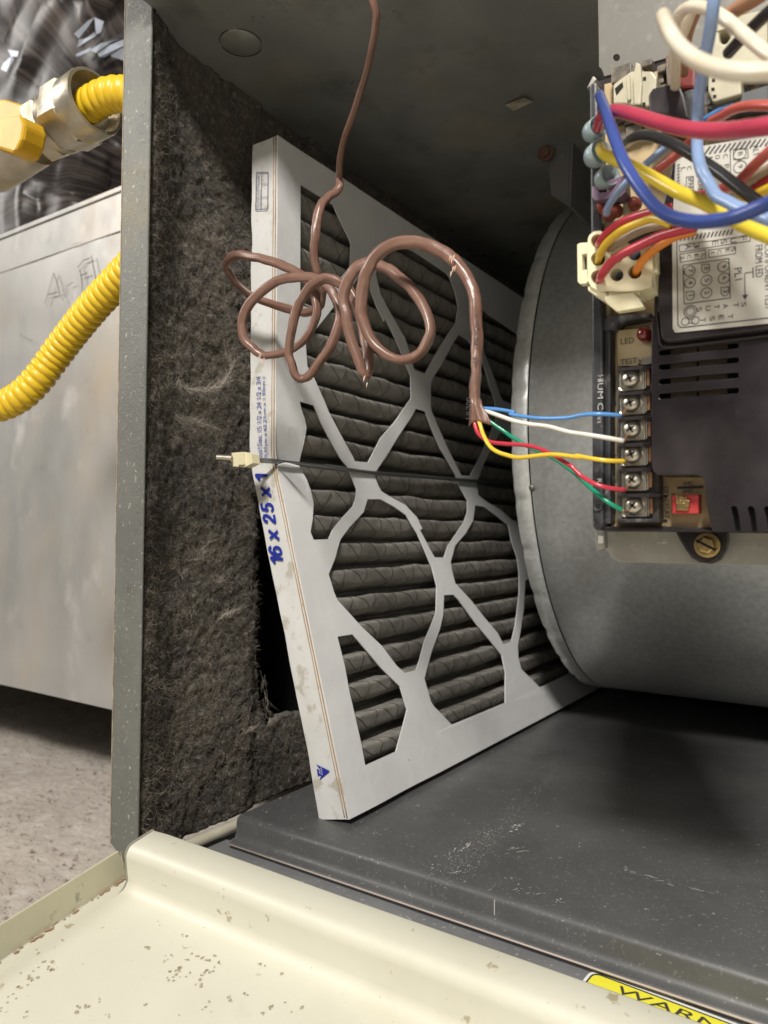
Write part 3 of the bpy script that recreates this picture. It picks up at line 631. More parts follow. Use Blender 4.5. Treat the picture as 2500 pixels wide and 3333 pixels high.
for q in bm.verts:
    y, z = q.co.x, q.co.y
    wob = .0007 * noise.noise(V((y * 25, z * 25, 1)))
    # border sags a little between the webs beside the bend
    wob -= .0022 * math.exp(-((z - FB.z) / .012) ** 2) * math.exp(-((y - YF) / .05) ** 2)
    q.co = V((fx(z) + wob, y, z))
bmesh.ops.recalc_face_normals(bm, faces=bm.faces)
if sum(fc_.normal.x for fc_ in bm.faces) < 0: bmesh.ops.reverse_faces(bm, faces=bm.faces)
me = bpy.data.meshes.new('front_card'); bm.to_mesh(me); bm.free(); me.materials.append(M['card']); me.materials.append(M['kraft'])
fo = bpy.data.objects.new('front_card', me); COL.objects.link(fo); fo.parent = fil; fo.location = -fil.location
sm_ = fo.modifiers.new('thickness', 'SOLIDIFY'); sm_.thickness = .0007; sm_.offset = -1; sm_.material_offset_rim = 0
fo['label'] = 'white card face of the filter cut into a diamond lattice'
# edge strip facing the viewer, with top, bottom and rear
mb = MB(); NZ2 = 70; NX2 = 6; vs = []
for j in range(NZ2 + 1):
    z = FA.z + (FC.z - FA.z) * j / NZ2
    for i in range(NX2 + 1):
        s_ = i / NX2; x = fx(z) - TH * (1 - s_) + .0004 * noise.noise(V((z * 30, i * .3, 0)))
        if i == 0: x += .0008 * noise.noise(V((z * 60, 9, 0)))
        y = YF + .0004 * noise.noise(V((z * 40, s_ * 2, 7))) + .0012 * math.exp(-((z - FB.z) / .006) ** 2) * (1 - abs(s_ - .5))
        vs.append((x, y, z + (-.0045 * (1 - s_) if z < FC.z + .03 else 0) * max(0, 1 - (z - FC.z) / .03) + (.001 if False else 0)))
mb.add(vs, [(j * (NX2 + 1) + i, (j + 1) * (NX2 + 1) + i, (j + 1) * (NX2 + 1) + i + 1, j * (NX2 + 1) + i + 1) for j in range(NZ2) for i in range(NX2)])
mb.put('edge_strip', M['card_edge'], fil, smooth=True, label='narrow printed edge of the filter, speckled with grime')
mb = MB()
for zz, sg in ((FA.z, 1), (FC.z, -1)):
    x1 = fx(zz); mb.box((x1 - TH, YF + .0005, zz - .0007 if sg > 0 else zz), (x1 - .0008, YE, zz if sg > 0 else zz + .0007))
mb.box((FA.x - TH, YE - .001, FC.z), (FA.x, YE, FA.z)); mb.put('frame_side', M['card'], fil)
# double crease lines of brown board beside the corner
for off, wd in ((.0030, .0006), (.0012, .0008)):
    mb = MB(); pts = [(fx(z) - off + .0002 * noise.noise(V((z * 50, off * 900, 0))), YF - .0001, z) for z in [FA.z - .0005 + (FC.z - FA.z + .001) * j / 60 for j in range(61)]]
    mb.tube(pts, wd / 2, 5); mb.put('board_crease', M['kraft'], fil, smooth=True)
# lettering along the edge
YT = YF - .0008
def edge_pt(z, s_): return V((fx(z) - TH * (1 - s_), YT, z))
eu = (V((FB.x, YF, FB.z)) - V((FC.x, YF, FC.z))).normalized(); el = V((-1, 0, 0)); el = (el - eu * el.dot(eu)).normalized()
o1 = at('D', 612, 1218, Y=YT); o2 = at('D', 577, 1027, Y=YT); mb = MB()

SG = {'1': [[(.0, .72), (.38, 1.0), (.38, 0)]], 'x': [[(0, 0), (.62, .72)], [(0, .72), (.62, 0)]],
      '6': [[(.60, .84), (.44, .98), (.24, .96), (.08, .76), (.02, .48), (.05, .20), (.20, .03), (.42, .03), (.58, .16), (.60, .38), (.48, .56), (.28, .60), (.10, .48)]],
      '2': [[(.04, .72), (.12, .92), (.32, 1.0), (.52, .90), (.58, .72), (.46, .48), (.18, .24), (.04, .04), (.62, .04)]],
      '5': [[(.58, .97), (.16, .97), (.08, .50), (.26, .62), (.46, .58), (.60, .40), (.58, .18), (.42, .03), (.20, .03), (.04, .16)]]}
cur = 0; lay = []
for ch in '16 x 25 x 1':
    if ch == ' ': cur += .38; continue
    lay.append((ch, cur)); cur += {'1': .38, 'x': .62}.get(ch, .62) + .30
cur -= .30; kx = (o2 - o1) / cur; ky = V((-.0088, 0, -.0004)); zz_ = 0
for ch, x0 in lay:
    for pl_ in SG[ch]:
        P_ = spline([(a_, b_, 0) for a_, b_ in pl_], 4) if ch in '6' else [(a_, b_, 0) for a_, b_ in pl_]
        if ch in '25': P_ = [P_[0]] + P_[1:]
        W_ = [o1 + kx * (x0 + .14 * p_[1] + p_[0]) + ky * p_[1] for p_ in P_]
        for a_, b_ in zip(W_[:-1], W_[1:]):
            d_ = (b_ - a_).normalized() * .0004; zz_ -= 2e-6; stroke(mb, a_ - d_ + V((0, zz_, 0)), b_ + d_ + V((0, zz_, 0)), .0018)
mb.put('size_lettering', M['blue_ink'], fil)
mb = MB()
o1 = at('D', 566, 989, Y=YT); o2 = at('D', 563, 812, Y=YT); text(mb, 'tual Size: 15 1/2 x 24 1/2 x 3/4', o1, o2 - o1, V((-.0037, 0, 0)))
o1 = at('D', 580, 989, Y=YT); o2 = at('D', 574, 813, Y=YT); text(mb, '9.37cm x 62.23cm x 1.90cm )', o1, o2 - o1, V((-.0033, 0, 0)))
mb.put('small_lettering', M['blue_ink'], fil)
mb = MB(); c1 = at('D', 552, 453, Y=YT); c2 = at('D', 554, 372, Y=YT); c3 = at('D', 579, 372, Y=YT); c4 = at('D', 578, 451, Y=YT)
for a, b in ((c1, c2), (c2, c3), (c3, c4), (c4, c1)): stroke(mb, a, b, .0005)
a = c1.lerp(c4, .45); b = c2.lerp(c3, .45); stroke(mb, a, b, .0003)
for k in (.33, .68): stroke(mb, a.lerp(b, k), c4.lerp(c3, k), .0003)
text(mb, 'FILTER INSTALLED', c1.lerp(c4, .26) + V((0, 0, .0008)), (c2 - c1) * .92, V((-.0016, 0, 0)))
text(mb, 'FILTRE INSTALLE', c1.lerp(c4, .42) + V((0, 0, .0008)), (c2 - c1) * .5, V((-.0009, 0, 0)))
mb.put('date_box', M['ink_grey'], fil)
# air flow arrow
mb = MB(); ap = [at('D', *p, Y=YT) for p in ((711, 1664), (688, 1688), (691, 1676), (685, 1677), (683, 1654), (687, 1653), (682, 1648))]
ap = [at('Id', *p, Y=YT) for p in ((180, 1990), (98, 2063), (112, 2025), (85, 2030), (76, 1975), (98, 1972), (72, 1937))]
mb.prism(ap, (0, .00005, 0)); mb.put('airflow_arrow', M['blue_ink'], fil)
mb = MB(); q0 = at('Id', 108, 2016, Y=YT - .0001); q1 = at('Id', 100, 1968, Y=YT - .0001); text(mb, 'AIR', q0, q1 - q0, V((-.0010, 0, 0)))
q0 = at('Id', 124, 2022, Y=YT - .0001); q1 = at('Id', 116, 1962, Y=YT - .0001); text(mb, 'FLOW', q0, q1 - q0, V((-.0010, 0, 0))); mb.put('arrow_lettering', M['white_vinyl'], fil)
# curl of torn card at the bend
mb = MB(); q = at('D', 612, 1006, Y=YF - .0005); pts = [(q.x - .006 + .002 * k, YF - .0004 + .0003 * sin(k), q.z + .0009 * sin(k * .5) + .0002) for k in range(10)]
mb.tube(pts, lambda i: .0008 * sin(pi * (i + .5) / 10), 8); mb.put('card_curl', M['card'], fil, smooth=True)
# pleats, one by one
NP = 23; zt, zb = FA.z - .004, FC.z + .003; pit = (zt - zb) / NP; PD = .018; NYP = 44; YL = YE - .004 - (YF + .004)
prof = [(d_ * PD, s_) for d_, s_ in ((-1, -.52), (-.72, -.47), (-.40, -.43), (-.24, -.36), (-.16, -.26), (-.10, -.14), (-.05, -.02), (-.01, .08), (0, .15), (-.07, .21), (-.32, .245), (-.66, .29), (-1, .44))]
def pleat_mesh(seed):
    vs = []
    for i in range(NYP + 1):
        y = YL * (i / NYP) ** 1.15
        for k, (d, s_) in enumerate(prof):
            am = (1 + d / PD)
            w1 = noise.noise(V((y * 38, seed * 7.3, k * .25))) ; w2 = noise.noise(V((y * 90, seed * 3.1, k * .4)))
            sc_ = .0011 * abs(sin(y / .0265 * pi + seed)) ** .6
            vs.append((d + am * (.0014 * w1 + .0006 * w2 + sc_ - .0012), y, s_ * pit + .0011 * w1 + .0005 * w2))
    m_ = len(prof)
    me = bpy.data.meshes.new('pleat'); me.from_pydata(vs, [], [(i * m_ + k, (i + 1) * m_ + k, (i + 1) * m_ + k + 1, i * m_ + k + 1) for i in range(NYP) for k in range(m_ - 1)])
    me.materials.append(M['pleat']); me.polygons.foreach_set('use_smooth', [True] * len(me.polygons)); return me
PM = [pleat_mesh(s_) for s_ in range(6)]
mbc = MB()
for k in range(NP):
    z = zt - pit * (k + .5); o = bpy.data.objects.new('pleat', PM[k % 6]); COL.objects.link(o); o.parent = fil
    tl = math.atan2(fx(z + .002) - fx(z - .002), .004)
    o.location = V((fx(z) - .0013, YF + .004, z)) - fil.location; o.rotation_euler = (0, tl, 0)
    if k in (0, NP - 1): pass
    # cords of the supporting net
    me_ = PM[k % 6]; m_ = len(prof); R_ = Matrix.Rotation(tl, 3, 'Y'); B_ = V((fx(z) - .0013, YF + .004, z))
    def PV(y, kk):
        i = min(NYP - .001, (max(y, 0) / YL) ** (1 / 1.15) * NYP); i0 = int(i); fr = i - i0
        a = me_.vertices[i0 * m_ + kk].co.lerp(me_.vertices[(i0 + 1) * m_ + kk].co, fr); return B_ + R_ @ (a + V((.0003, 0, 0)))
    for j in range(16):
        yc = .012 + j * .0265 + .005 * noise.noise(V((j * 3.3, 0, 0)))
        if yc > .46: break
        pts = [PV(yc + .004 * noise.noise(V((j * 2.1, k * 1.3 + kk * .12, 4))) + .0014 * sin(kk * .9 + j), kk) for kk in range(1, 12)]
        mbc.tube(pts, .00026, 4, False)
        pts = [PV(yc + .0245 * (1 - abs(kk - 6.0) / 5) if kk > 6 else yc + .0245 * (kk - 1) / 5, kk) for kk in range(1, 12)]
        pts = [PV(yc + .024 * (1 - (kk - 3) / 8), kk) for kk in range(3, 12)]
        mbc.tube(pts, .00017, 3, False)
mbc.put('net_cord', M['cord'], fil, kind='stuff')
bp_ = MB(); bp_.add([(FB.x - TH + .0005, YF + .003, FA.z - .002), (FB.x - TH + .0005, YE, FA.z - .002), (FB.x - TH + .0005, YE, FB.z), (FB.x - TH + .0005, YF + .003, FB.z), (FC.x - TH + .0005, YF + .003, FC.z + .002), (FC.x - TH + .0005, YE, FC.z + .002)], [(0, 1, 2, 3), (3, 2, 5, 4)])
bp_.put('backing_sheet', M['pleat'], fil)

# retaining wire with nylon clip
rod = thing('filter_retainer', FB + V((-.02, -.01, .004)), 'steel wire retainer with ivory nylon clip across the filter middle', 'retainer')
P = [(at('D', 469, 988, Y=.292)), at('D', 501, 990, Y=.296)]
mb = MB(); mb.tube([P[0], P[1]], .0018, 12); smooth_by_angle(mb.put('rod_stub', M['steel'], rod))
mb = MB(); mb.lathe(P[0].lerp(P[1], .98) , (P[1] - P[0]), [(.0011, 0), (.0011, .0002)], 10); mb.put('stub_bore', M['black'], rod)
mb = MB(); c = [at('D', *p, Y=.298) for p in ((500, 978), (512, 977), (528, 976), (543, 981), (546, 1000), (528, 1009), (503, 1007))]
mb.prism(c, (0, .006, 0)); mb.prism([at('D', *p, Y=.2967) for p in ((512, 980), (526, 977), (527, 1003), (514, 1004))], (0, .0015, 0)); mb.put('clip', M['ivory'], rod, bevel=.0008)
wp_ = [at('D', 540, 995, Y=.3175), at('D', 560, 996, Y=.3175), at('D', 600, 998, Y=.3172), at('D', 650, 1003, Y=.336), at('D', 720, 1011, Y=.366), at('D', 800, 1021, Y=.402), at('D', 900, 1030, Y=.46), at('D', 1000, 1038, Y=.54), at('D', 1110, 1047, Y=.66)]
wp_ = wp_[:3] + [V((fx(p.z) + .0022, p.y, p.z)) if False else p for p in wp_[3:]]
def onfx(img, x, y, off):
    d = ray(img, x, y); p = d * ((FB.x + off) / d.x); return p
wp_ = [at('D', 536, 994, Y=.300), at('D', 556, 994, Y=.309), at('D', 590, 996, Y=.317)] + [onfx('D', x, y, .0022) for x, y in ((612, 999), (650, 1003), (720, 1011), (800, 1021), (900, 1029), (1000, 1037), (1110, 1046))]
mb = MB(); mb.tube(spline(wp_, 6), .0015, 10); mb.put('long_wire', M['wire_steel'], rod, smooth=True)

# ------------------------------------------------------------------ brown thermostat cable
cb = [('D', 762, -900, .200), ('D', 768, -560, .203), ('D', 772, -300, .212), ('D', 780, -120, .226), ('D', 793, -60, .235), ('D', 803, -10, .238), ('D', 812, 45, .243), ('D', 802, 110, .25), ('D', 781, 190, .262), ('D', 754, 270, .275), ('D', 737, 330, .287), ('D', 732, 380, .298), ('D', 733, 402, .297),
      ('P2', 650, 538, .295), ('P2', 605, 570, .29), ('P2', 568, 625, .285), ('P2', 546, 720, .283), ('P2', 537, 830, .283), ('P2', 541, 930, .285), ('P2', 563, 1010, .288), ('P2', 583, 1080, .292), ('P2', 570, 1150, .296),
      ('P2', 515, 1187, .30), ('P2', 430, 1180, .303), ('P2', 325, 1150, .303), ('P2', 215, 1108, .30), ('P2', 115, 1030, .295), ('P2', 68, 960, .288), ('P2', 66, 905, .283), ('P2', 120, 880, .278), ('P2', 210, 888, .275), ('P2', 320, 918, .275), ('P2', 430, 965, .276), ('P2', 500, 1015, .277),
      ('P2', 540, 1085, .278), ('P2', 548, 1180, .278), ('P2', 520, 1280, .278), ('P2', 450, 1370, .277), ('P2', 350, 1412, .275), ('P2', 255, 1415, .272), ('P2', 185, 1370, .269), ('P2', 148, 1285, .267), ('P2', 160, 1190, .266), ('P2', 230, 1095, .266), ('P2', 330, 1025, .267), ('P2', 440, 1000, .269), ('P2', 560, 1012, .272), ('P2', 640, 1090, .273),
      ('P2', 676, 1190, .273), ('P2', 655, 1300, .272), ('P2', 600, 1410, .270), ('P2', 530, 1500, .267), ('P2', 470, 1550, .265), ('P2', 425, 1510, .262), ('P2', 403, 1400, .26), ('P2', 415, 1270, .258), ('P2', 455, 1140, .258), ('P2', 520, 1045, .258), ('P2', 600, 1008, .26), ('P2', 680, 1035, .262), ('P2', 745, 1105, .263),
      ('P2', 785, 1220, .263), ('P2', 815, 1340, .262), ('P2', 828, 1440, .261), ('P2', 818, 1515, .259), ('P2', 795, 1500, .257), ('P2', 750, 1380, .255), ('P2', 715, 1250, .253), ('P2', 695, 1130, .252), ('P2', 715, 1020, .252), ('P2', 770, 945, .253), ('P2', 840, 925, .255), ('P2', 920, 945, .256),
      ('P2', 1010, 1010, .257), ('P2', 1095, 1110, .257), ('P2', 1150, 1220, .256), ('P2', 1155, 1330, .255), ('P2', 1095, 1420, .253), ('P2', 1000, 1445, .251), ('P2', 900, 1400, .249), ('P2', 825, 1300, .247), ('P2', 790, 1170, .245), ('P2', 800, 1040, .244), ('P2', 850, 910, .243), ('P2', 940, 830, .243), ('P2', 1060, 808, .244), ('P2', 1180, 835, .245),
      ('P2', 1290, 910, .246), ('P2', 1370, 1020, .247), ('P2', 1405, 1130, .247), ('P2', 1414, 1260, .247), ('P2', 1412, 1400, .246), ('P2', 1408, 1530, .245), ('P2', 1402, 1620, .245), ('P2', 1405, 1690, .245)]
cpts = spline([at(i_, x, y, Y=Y_) for i_, x, y, Y_ in cb], 7)
cab2 = thing('thermostat_cable', cpts[-1], 'brown jacketed thermostat cable hanging in loose coils in front of the filter', 'cable')
cpts = [V(p) + V((noise.noise(V((i * .16, 0, 5))), 0, noise.noise(V((i * .16, 7, 5))))) * .0007 + V((noise.noise(V((i * .45, 2, 5))), 0, noise.noise(V((i * .45, 9, 5))))) * .00028 for i, p in enumerate(cpts)]
nC = len(cpts)
def crad(i): return (.00150 if i < 51 else .0020 - .0005 * max(0, 1 - (i - 51) / 40)) + .00022 * min(1, i / nC) + .00012 * noise.noise(V((i * .13, 0, 0)))
mb = MB(); mb.tube(cpts, crad, 16, True, prof=lambda i, a: 1 + (.16 + .14 * noise.noise(V((i * .09, 4, 4)))) * cos(2 * (a + i * .035)) + .07 * cos(5 * (a + i * .06)) + .10 * noise.noise(V((i * .22, cos(a) * 1.5, sin(a) * 1.5 + 3))) + .05 * noise.noise(V((i * .9, cos(a) * 2, sin(a) * 2))))
mb.put('jacket', M['brown'], cab2, smooth=True)
# slit, flared jacket end
e0 = at('Ib', 1015, 1480, Y=.245); mb = MB()
rows = [[('Ib', 975, 1440), ('Ib', 1020, 1450), ('Ib', 1066, 1470)], [('Ib', 955, 1520), ('Ib', 1020, 1540), ('Ib', 1085, 1545)], [('Ib', 948, 1600), ('Ib', 1030, 1610), ('Ib', 1135, 1620)], [('Ib', 945, 1660), ('Ib', 1050, 1670), ('Ib', 1165, 1680)], [('Ib', 940, 1725), ('Ib', 1060, 1690), ('Ib', 1172, 1720)]]
vs = []
for r_i, row in enumerate(rows):
    P3_ = [at(*p, Y=.243) for p in row]; sp_ = spline(P3_, 5)
    for k, p in enumerate(sp_): vs.append(V(p) + V((0, .0022 * (2 * k / 10 - 1) ** 2 - .0012 + .0006 * sin(k * 1.6 + r_i * .4), 0)))
m_ = 11; fs = [(i * m_ + k, (i + 1) * m_ + k, (i + 1) * m_ + k + 1, i * m_ + k + 1) for i in range(4) for k in range(10)]
mb.add(vs, fs); fl = mb.put('flared_end', M['brown'], cab2, smooth=True); s_ = fl.modifiers.new('thickness', 'SOLIDIFY'); s_.thickness = .0006
# torn nicks
mb = MB()
for img, x, y, Y_ in (('P2', 1275, 900, .2445), ('P2', 1290, 960, .2445), ('P2', 245, 1430, .270), ('P2', 265, 1450, .270), ('P2', 690, 290, .304), ('P2', 700, 270, .304), ('P2', 805, 1540, .256)):
    q = at(img, x, y, Y=Y_ - .0018)
    for k in range(3):
        q2 = q + V((random.gauss(0, .0006), -random.random() * .0006, random.gauss(0, .0009))); mb.add([q2, q2 + V((.0012, -.0004, .0003)), q2 + V((.0004, -.0005, -.0022))], [(0, 1, 2)])
mb.put('jacket_tear', M['torn'], cab2, kind='stuff')
mb = MB()
def jt(s, a, b, hh, Y_=.2428):
    p0 = at(*a, Y=Y_); p1 = at(*b, Y=Y_); r_ = p1 - p0; up_ = V((0, -1, 0)).cross(r_).normalized() * hh
    text(mb, s, p0, r_, -up_ if up_.x > 0 else up_)
jt('(B4/T67', ('Ib', 1058, 950), ('Ib', 1078, 650), .0021); jt('SUN RES', ('Ib', 1012, 1340), ('Ib', 1048, 1060), .0021); jt('UL200', ('Ib', 980, 1660), ('Ib', 985, 1455), .0020, .2405)
mb.put('jacket_lettering', M['print'], cab2)
def wire(name, pts, mt, r_, parent, seg=9, label=None, n_=6):
    P_ = spline([at(i_, x, y, Y=Y_) for i_, x, y, Y_ in pts], n_); mb = MB(); mb.tube(P_, r_, seg)
    return mb.put(name, M[mt], parent, smooth=True, label=label)
wr = .00068
wire('conductor', [('Ib', 1060, 1560, .246), ('Ib', 1130, 1562, .245), ('Ib', 1250, 1572, .245), ('Ib', 1400, 1600, .245), ('Q1', 1330, 66, .245), ('Q1', 1450, 84, .244), ('P5', -20, 408, .240), ('P5', 120, 383, .238), ('P5', 260, 376, .238), ('P5', 440, 388, .242)], 'w_sky', wr, cab2, label='light blue conductor')
wire('conductor', [('Ib', 1050, 1560, .246), ('Ib', 1120, 1585, .245), ('Ib', 1250, 1630, .244), ('Ib', 1400, 1682, .244), ('Q1', 1420, 112, .243), ('Q1', 1500, 122, .241), ('P5', 0, 525, .240), ('P5', 150, 548, .238), ('P5', 300, 572, .239), ('P5', 460, 600, .242)], 'w_thinwhite', wr * 1.15, cab2, label='white conductor')
wire('conductor', [('Ib', 1100, 1620, .246), ('Ib', 1170, 1690, .246), ('Ib', 1300, 1780, .247), ('Q1', 1330, 165, .247), ('Q1', 1410, 212, .247), ('Q1', 1520, 262, .246), ('P5', 30, 850, .244), ('P5', 110, 920, .243), ('P5', 180, 985, .242), ('P5', 260, 1055, .241), ('P5', 350, 1122, .241), ('P5', 455, 1180, .243)], 'w_green', wr * 1.1, cab2, label='green conductor')
wire('conductor', [('Ib', 1030, 1640, .244), ('Ib', 1020, 1710, .243), ('Ib', 1060, 1810, .242), ('Ib', 1160, 1880, .241), ('Ib', 1300, 1900, .241), ('Q1', 1410, 208, .241), ('Q1', 1500, 240, .240), ('Q1', 1600, 300, .239), ('P5', 20, 805, .238), ('P5', 110, 893, .238), ('P5', 210, 952, .237), ('P5', 320, 988, .238), ('P5', 470, 1008, .242)], 'w_red', wr * 1.1, cab2, label='red conductor')
wire('conductor', [('Ib', 1050, 1640, .243), ('Ib', 1068, 1710, .242), ('Ib', 1100, 1810, .241), ('Ib', 1160, 1920, .239), ('Ib', 1230, 1975, .238), ('Ib', 1330, 2010, .237), ('Ie', 720, 96, .237), ('Ie', 970, 72, .237), ('Ie', 1200, 95, .237), ('P5', 60, 722, .237), ('P5', 200, 748, .237), ('P5', 330, 765, .238), ('P5', 465, 768, .242)], 'w_yel2', wr * 1.1, cab2, label='yellow conductor')

for (x0, y0), (x1, y1) in (((440, 388), (478, 345)), ((460, 600), (484, 560)), ((465, 768), (490, 752)), ((470, 1008), (496, 975)), ((455, 1180), (500, 1180))):
    P_ = spline([at('P5', x0, y0, Y=.242), at('P5', (x0 + x1) / 2, (y0 + y1) / 2 + 6, Y=.2455), at('P5', x1, y1, Y=.2485)], 5); mb = MB(); mb.tube(P_, .00042, 6); mb.put('bare_end', M['copper'], cab2, smooth=True)

# ------------------------------------------------------------------ control board and plates
def pl(Y_, pts, img=None): return [at(*((img,) + tuple(p)) if img else p, Y=Y_) for p in pts]
up_pl = thing('upper_plate', at('P3', 300, 635, Y=.262), 'plain grey metal mounting plate with one round hole, above the control board', 'plate')
mb = MB(); hc = [(400 + 28 * cos(k * pi / 8), 478 + 30 * sin(k * pi / 8)) for k in range(16)]
mb.prism(pl(.262, [(240, -60), (246, 0), (252, 300), (255, 555), (275, 570), (300, 635), (790, 490), (1250, 350), (2200, 60), (2200, -400), (400, -300)], 'P3'), (0, .0012, 0), [pl(.262, hc, 'P3')])
M['plate_shaded'] = mat('plate_metal_shaded', (.19, .18, .16), .5, .3, vary=(.16, .15, .135), scale=60, rvar=.08, bump=.1, bscale=300, bdist=.0004, more=[((.26, .25, .22), 260, .55, .7, .5)])  # plate metal darkened: shade from the cabinet above put into its colour
M['plate'] = mat('plate_metal', (.40, .385, .35), .5, .35, vary=(.35, .335, .30), scale=60, rvar=.08, bump=.1, bscale=300, bdist=.0004, more=[((.50, .48, .44), 260, .55, .7, .5)])
mb.put('sheet', M['plate_shaded'], up_pl, bevel=.0003)
lo_pl = thing('lower_plate', at('P5', 300, 1600, Y=.272), 'pale metal mounting plate showing below the control board', 'plate')
mb = MB(); mb.prism(pl(.272, [(290, 900), (290, 1505), (340, 1518), (345, 1562), (425, 1606), (1100, 1622), (1700, 1640), (2400, 1650), (2400, 900)], 'P5'), (0, .0012, 0))
mb.put('sheet', M['plate'], lo_pl, bevel=.0003)
mb = MB(); mb.prism(pl(.266, [(220, 1355), (300, 1355), (305, 1490), (240, 1520), (222, 1460)], 'P5'), (0, .004, 0)); mb.put('side_tab', M['plate'], lo_pl, bevel=.0004)
mb = MB(); mb.prism(pl(.2652, [(248, 1388), (290, 1388), (290, 1452), (248, 1452)], 'P5'), (0, .0006, 0)); mb.put('tab_slot', M['white_vinyl'], lo_pl)
mb = MB()
for (a, b) in (((735, 1448), (830, 1440)), ((780, 1425), (825, 1420)), ((780, 1452), (810, 1449))): stroke(mb, at('P5', *a, Y=.2718), at('P5', *b, Y=.2718), .0002)
mb.put('scratch', M['white_vinyl'], lo_pl)

bd = thing('control_board', at('P5', 200, 1350, Y=.262), 'black furnace control board with terminal screws, paper diagram label and vented cover', 'control board')
RX = 2300
# tray
mb = MB(); mb.prism(pl(.2605, [(172, 690), (800, 505), (RX, 60), (RX, 4800), (200, 4400)], 'P3')[:0] + [at('P3', 175, 690, Y=.2605), at('P3', 800, 505, Y=.2605), at('P3', RX, 60, Y=.2605), at('P5', RX, 1375, Y=.2605), at('P5', 290, 1350, Y=.2605), at('P5', 215, 1330, Y=.2605)], (0, .010, 0))
mb.put('tray', M['plastic'], bd, bevel=.0006)
# bottom and top walls of the tray
mb = MB()
mb.prism([at('P5', 285, 1310, Y=.2535), at('P5', 935, 1310, Y=.2535), at('P5', 1190, 1330, Y=.2535), at('P5', 1190, 1358, Y=.2535), at('P5', 285, 1352, Y=.2535)], (0, .008, 0)); mb.put('bottom_wall', M['plastic'], bd, bevel=.0008)
# left rail: two ridges
mb = MB(); mb.prism([at('P3', 172, 690, Y=.2505), at('P3', 235, 672, Y=.2505), at('P4', 280, 400, Y=.2505), at('P5', 290, 700, Y=.2505), at('P5', 290, 1290, Y=.2505), at('P5', 270, 1340, Y=.2505), at('P5', 230, 1350, Y=.2505), at('P5', 197, 1310, Y=.2505), at('P5', 194, 600, Y=.2505), at('P4', 190, 1000, Y=.2505)], (0, .010, 0))
mb.prism([at('P5', 291, -400, Y=.2525), at('P5', 352, -400, Y=.2525), at('P5', 352, 1290, Y=.2525), at('P5', 291, 1290, Y=.2525)], (0, .008, 0))
mb.put('side_rail', M['plastic_dusty'], bd, bevel=.0010)
mb = MB(); mb.lathe(at('P5', 247, 1142, Y=.2502), (0, -1, 0), [(.0016, -.001), (.0016, .0005), (.0010, .0005)], 14); mb.put('rail_boss', M['plastic_dusty'], bd)
mb = MB(); mb.lathe(at('P5', 247, 1142, Y=.2496), (0, -1, 0), [(.0009, -.0001), (.0009, .0001)], 12); mb.put('boss_hole', M['black'], bd)
# circuit board
mb = MB(); mb.prism([at('P3', 300, 700, Y=.2580), at('P3', RX, 200, Y=.2580), at('P5', RX, 1330, Y=.2580), at('P5', 352, 1315, Y=.2580)], (0, .0016, 0)); mb.put('circuit_board', M['pcb'], bd)
mb = MB(); mb.prism(pl(.2545, [(405, 1215), (700, 1185), (700, 1500), (412, 1510)], 'P4'), (0, .003, 0)); mb.put('led_board', mat('led_board', (.50, .41, .24), .5, vary=(.44, .35, .20), scale=80), bd)
mb = MB(); mb.prism(pl(.2545, [(250, 950), (340, 945), (345, 1100), (255, 1110)], 'P4'), (0, .003, 0)); mb.put('white_block', M['ivory_dark'], bd, bevel=.0003)
mb = MB(); mb.prism(pl(.2515, [(200, 1130), (360, 1085), (690, 1065), (690, 1095), (420, 1150), (400, 1210), (200, 1215)], 'P4'), (0, .008, 0)); mb.put('cross_wall', M['plastic_dusty'], bd, bevel=.0008)
# printed words on the board
mb = MB()
def tp(s, img, a, b, hh, Y_, flip=False, bold=0):
    p0 = at(img, *a, Y=Y_); p1 = at(img, *b, Y=Y_); r_ = p1 - p0; up_ = r_.cross(V((0, 1, 0))).normalized() * hh
    up_ = V((0, -1, 0)).cross(r_).normalized() * hh
    text(mb, s, p0, r_, up_, bold=bold)
KP = .0000435   # metres per zoom pixel near the board
tp('LED', 'P4', (435, 1330), (545, 1318), 45 * KP, .2543); tp('TEST', 'P4', (432, 1500), (570, 1482), 42 * KP, .2543)
tp('OFF DELAY', 'P5', (790, 980), (800, 1245), 38 * KP, .2577); tp('BLOWER', 'P5', (852, 1035), (860, 1210), 34 * KP, .2577)
tp('IMC', 'P5', (958, 975), (1045, 972), 34 * KP, .2577); tp('IMR', 'P5', (955, 1038), (1040, 1034), 30 * KP, .2577)
stroke(mb, at('P5', 905, 990, Y=.2577), at('P5', 1120, 983, Y=.2577), .0008)
stroke(mb, at('P5', 750, 890, Y=.2577), at('P5', 752, 1040, Y=.2577), .0002); stroke(mb, at('P5', 752, 1040, Y=.2577), at('P5', 780, 1042, Y=.2577), .0002)
for s_, y in (('H', 90), ('C', 285), ('W', 520), ('Y', 735), ('R', 940), ('G', 1180)): tp(s_, 'P5', (358, y - 22), (358, y + 22), 38 * KP, .2577)
mb.put('board_lettering', M['print'], bd)
mb = MB()
tp('HUM C', 'P5', (243, 55), (243, 345), 44 * KP, .2501); tp('W R', 'P5', (238, 400), (238, 455), 30 * KP, .2501); tp('R', 'P5', (240, 915), (240, 950), 34 * KP, .2501)
tp('H', 'P4', (243, 1585), (243, 1625), 40 * KP, .2501); mb.put('rail_lettering', M['pencil'], bd)
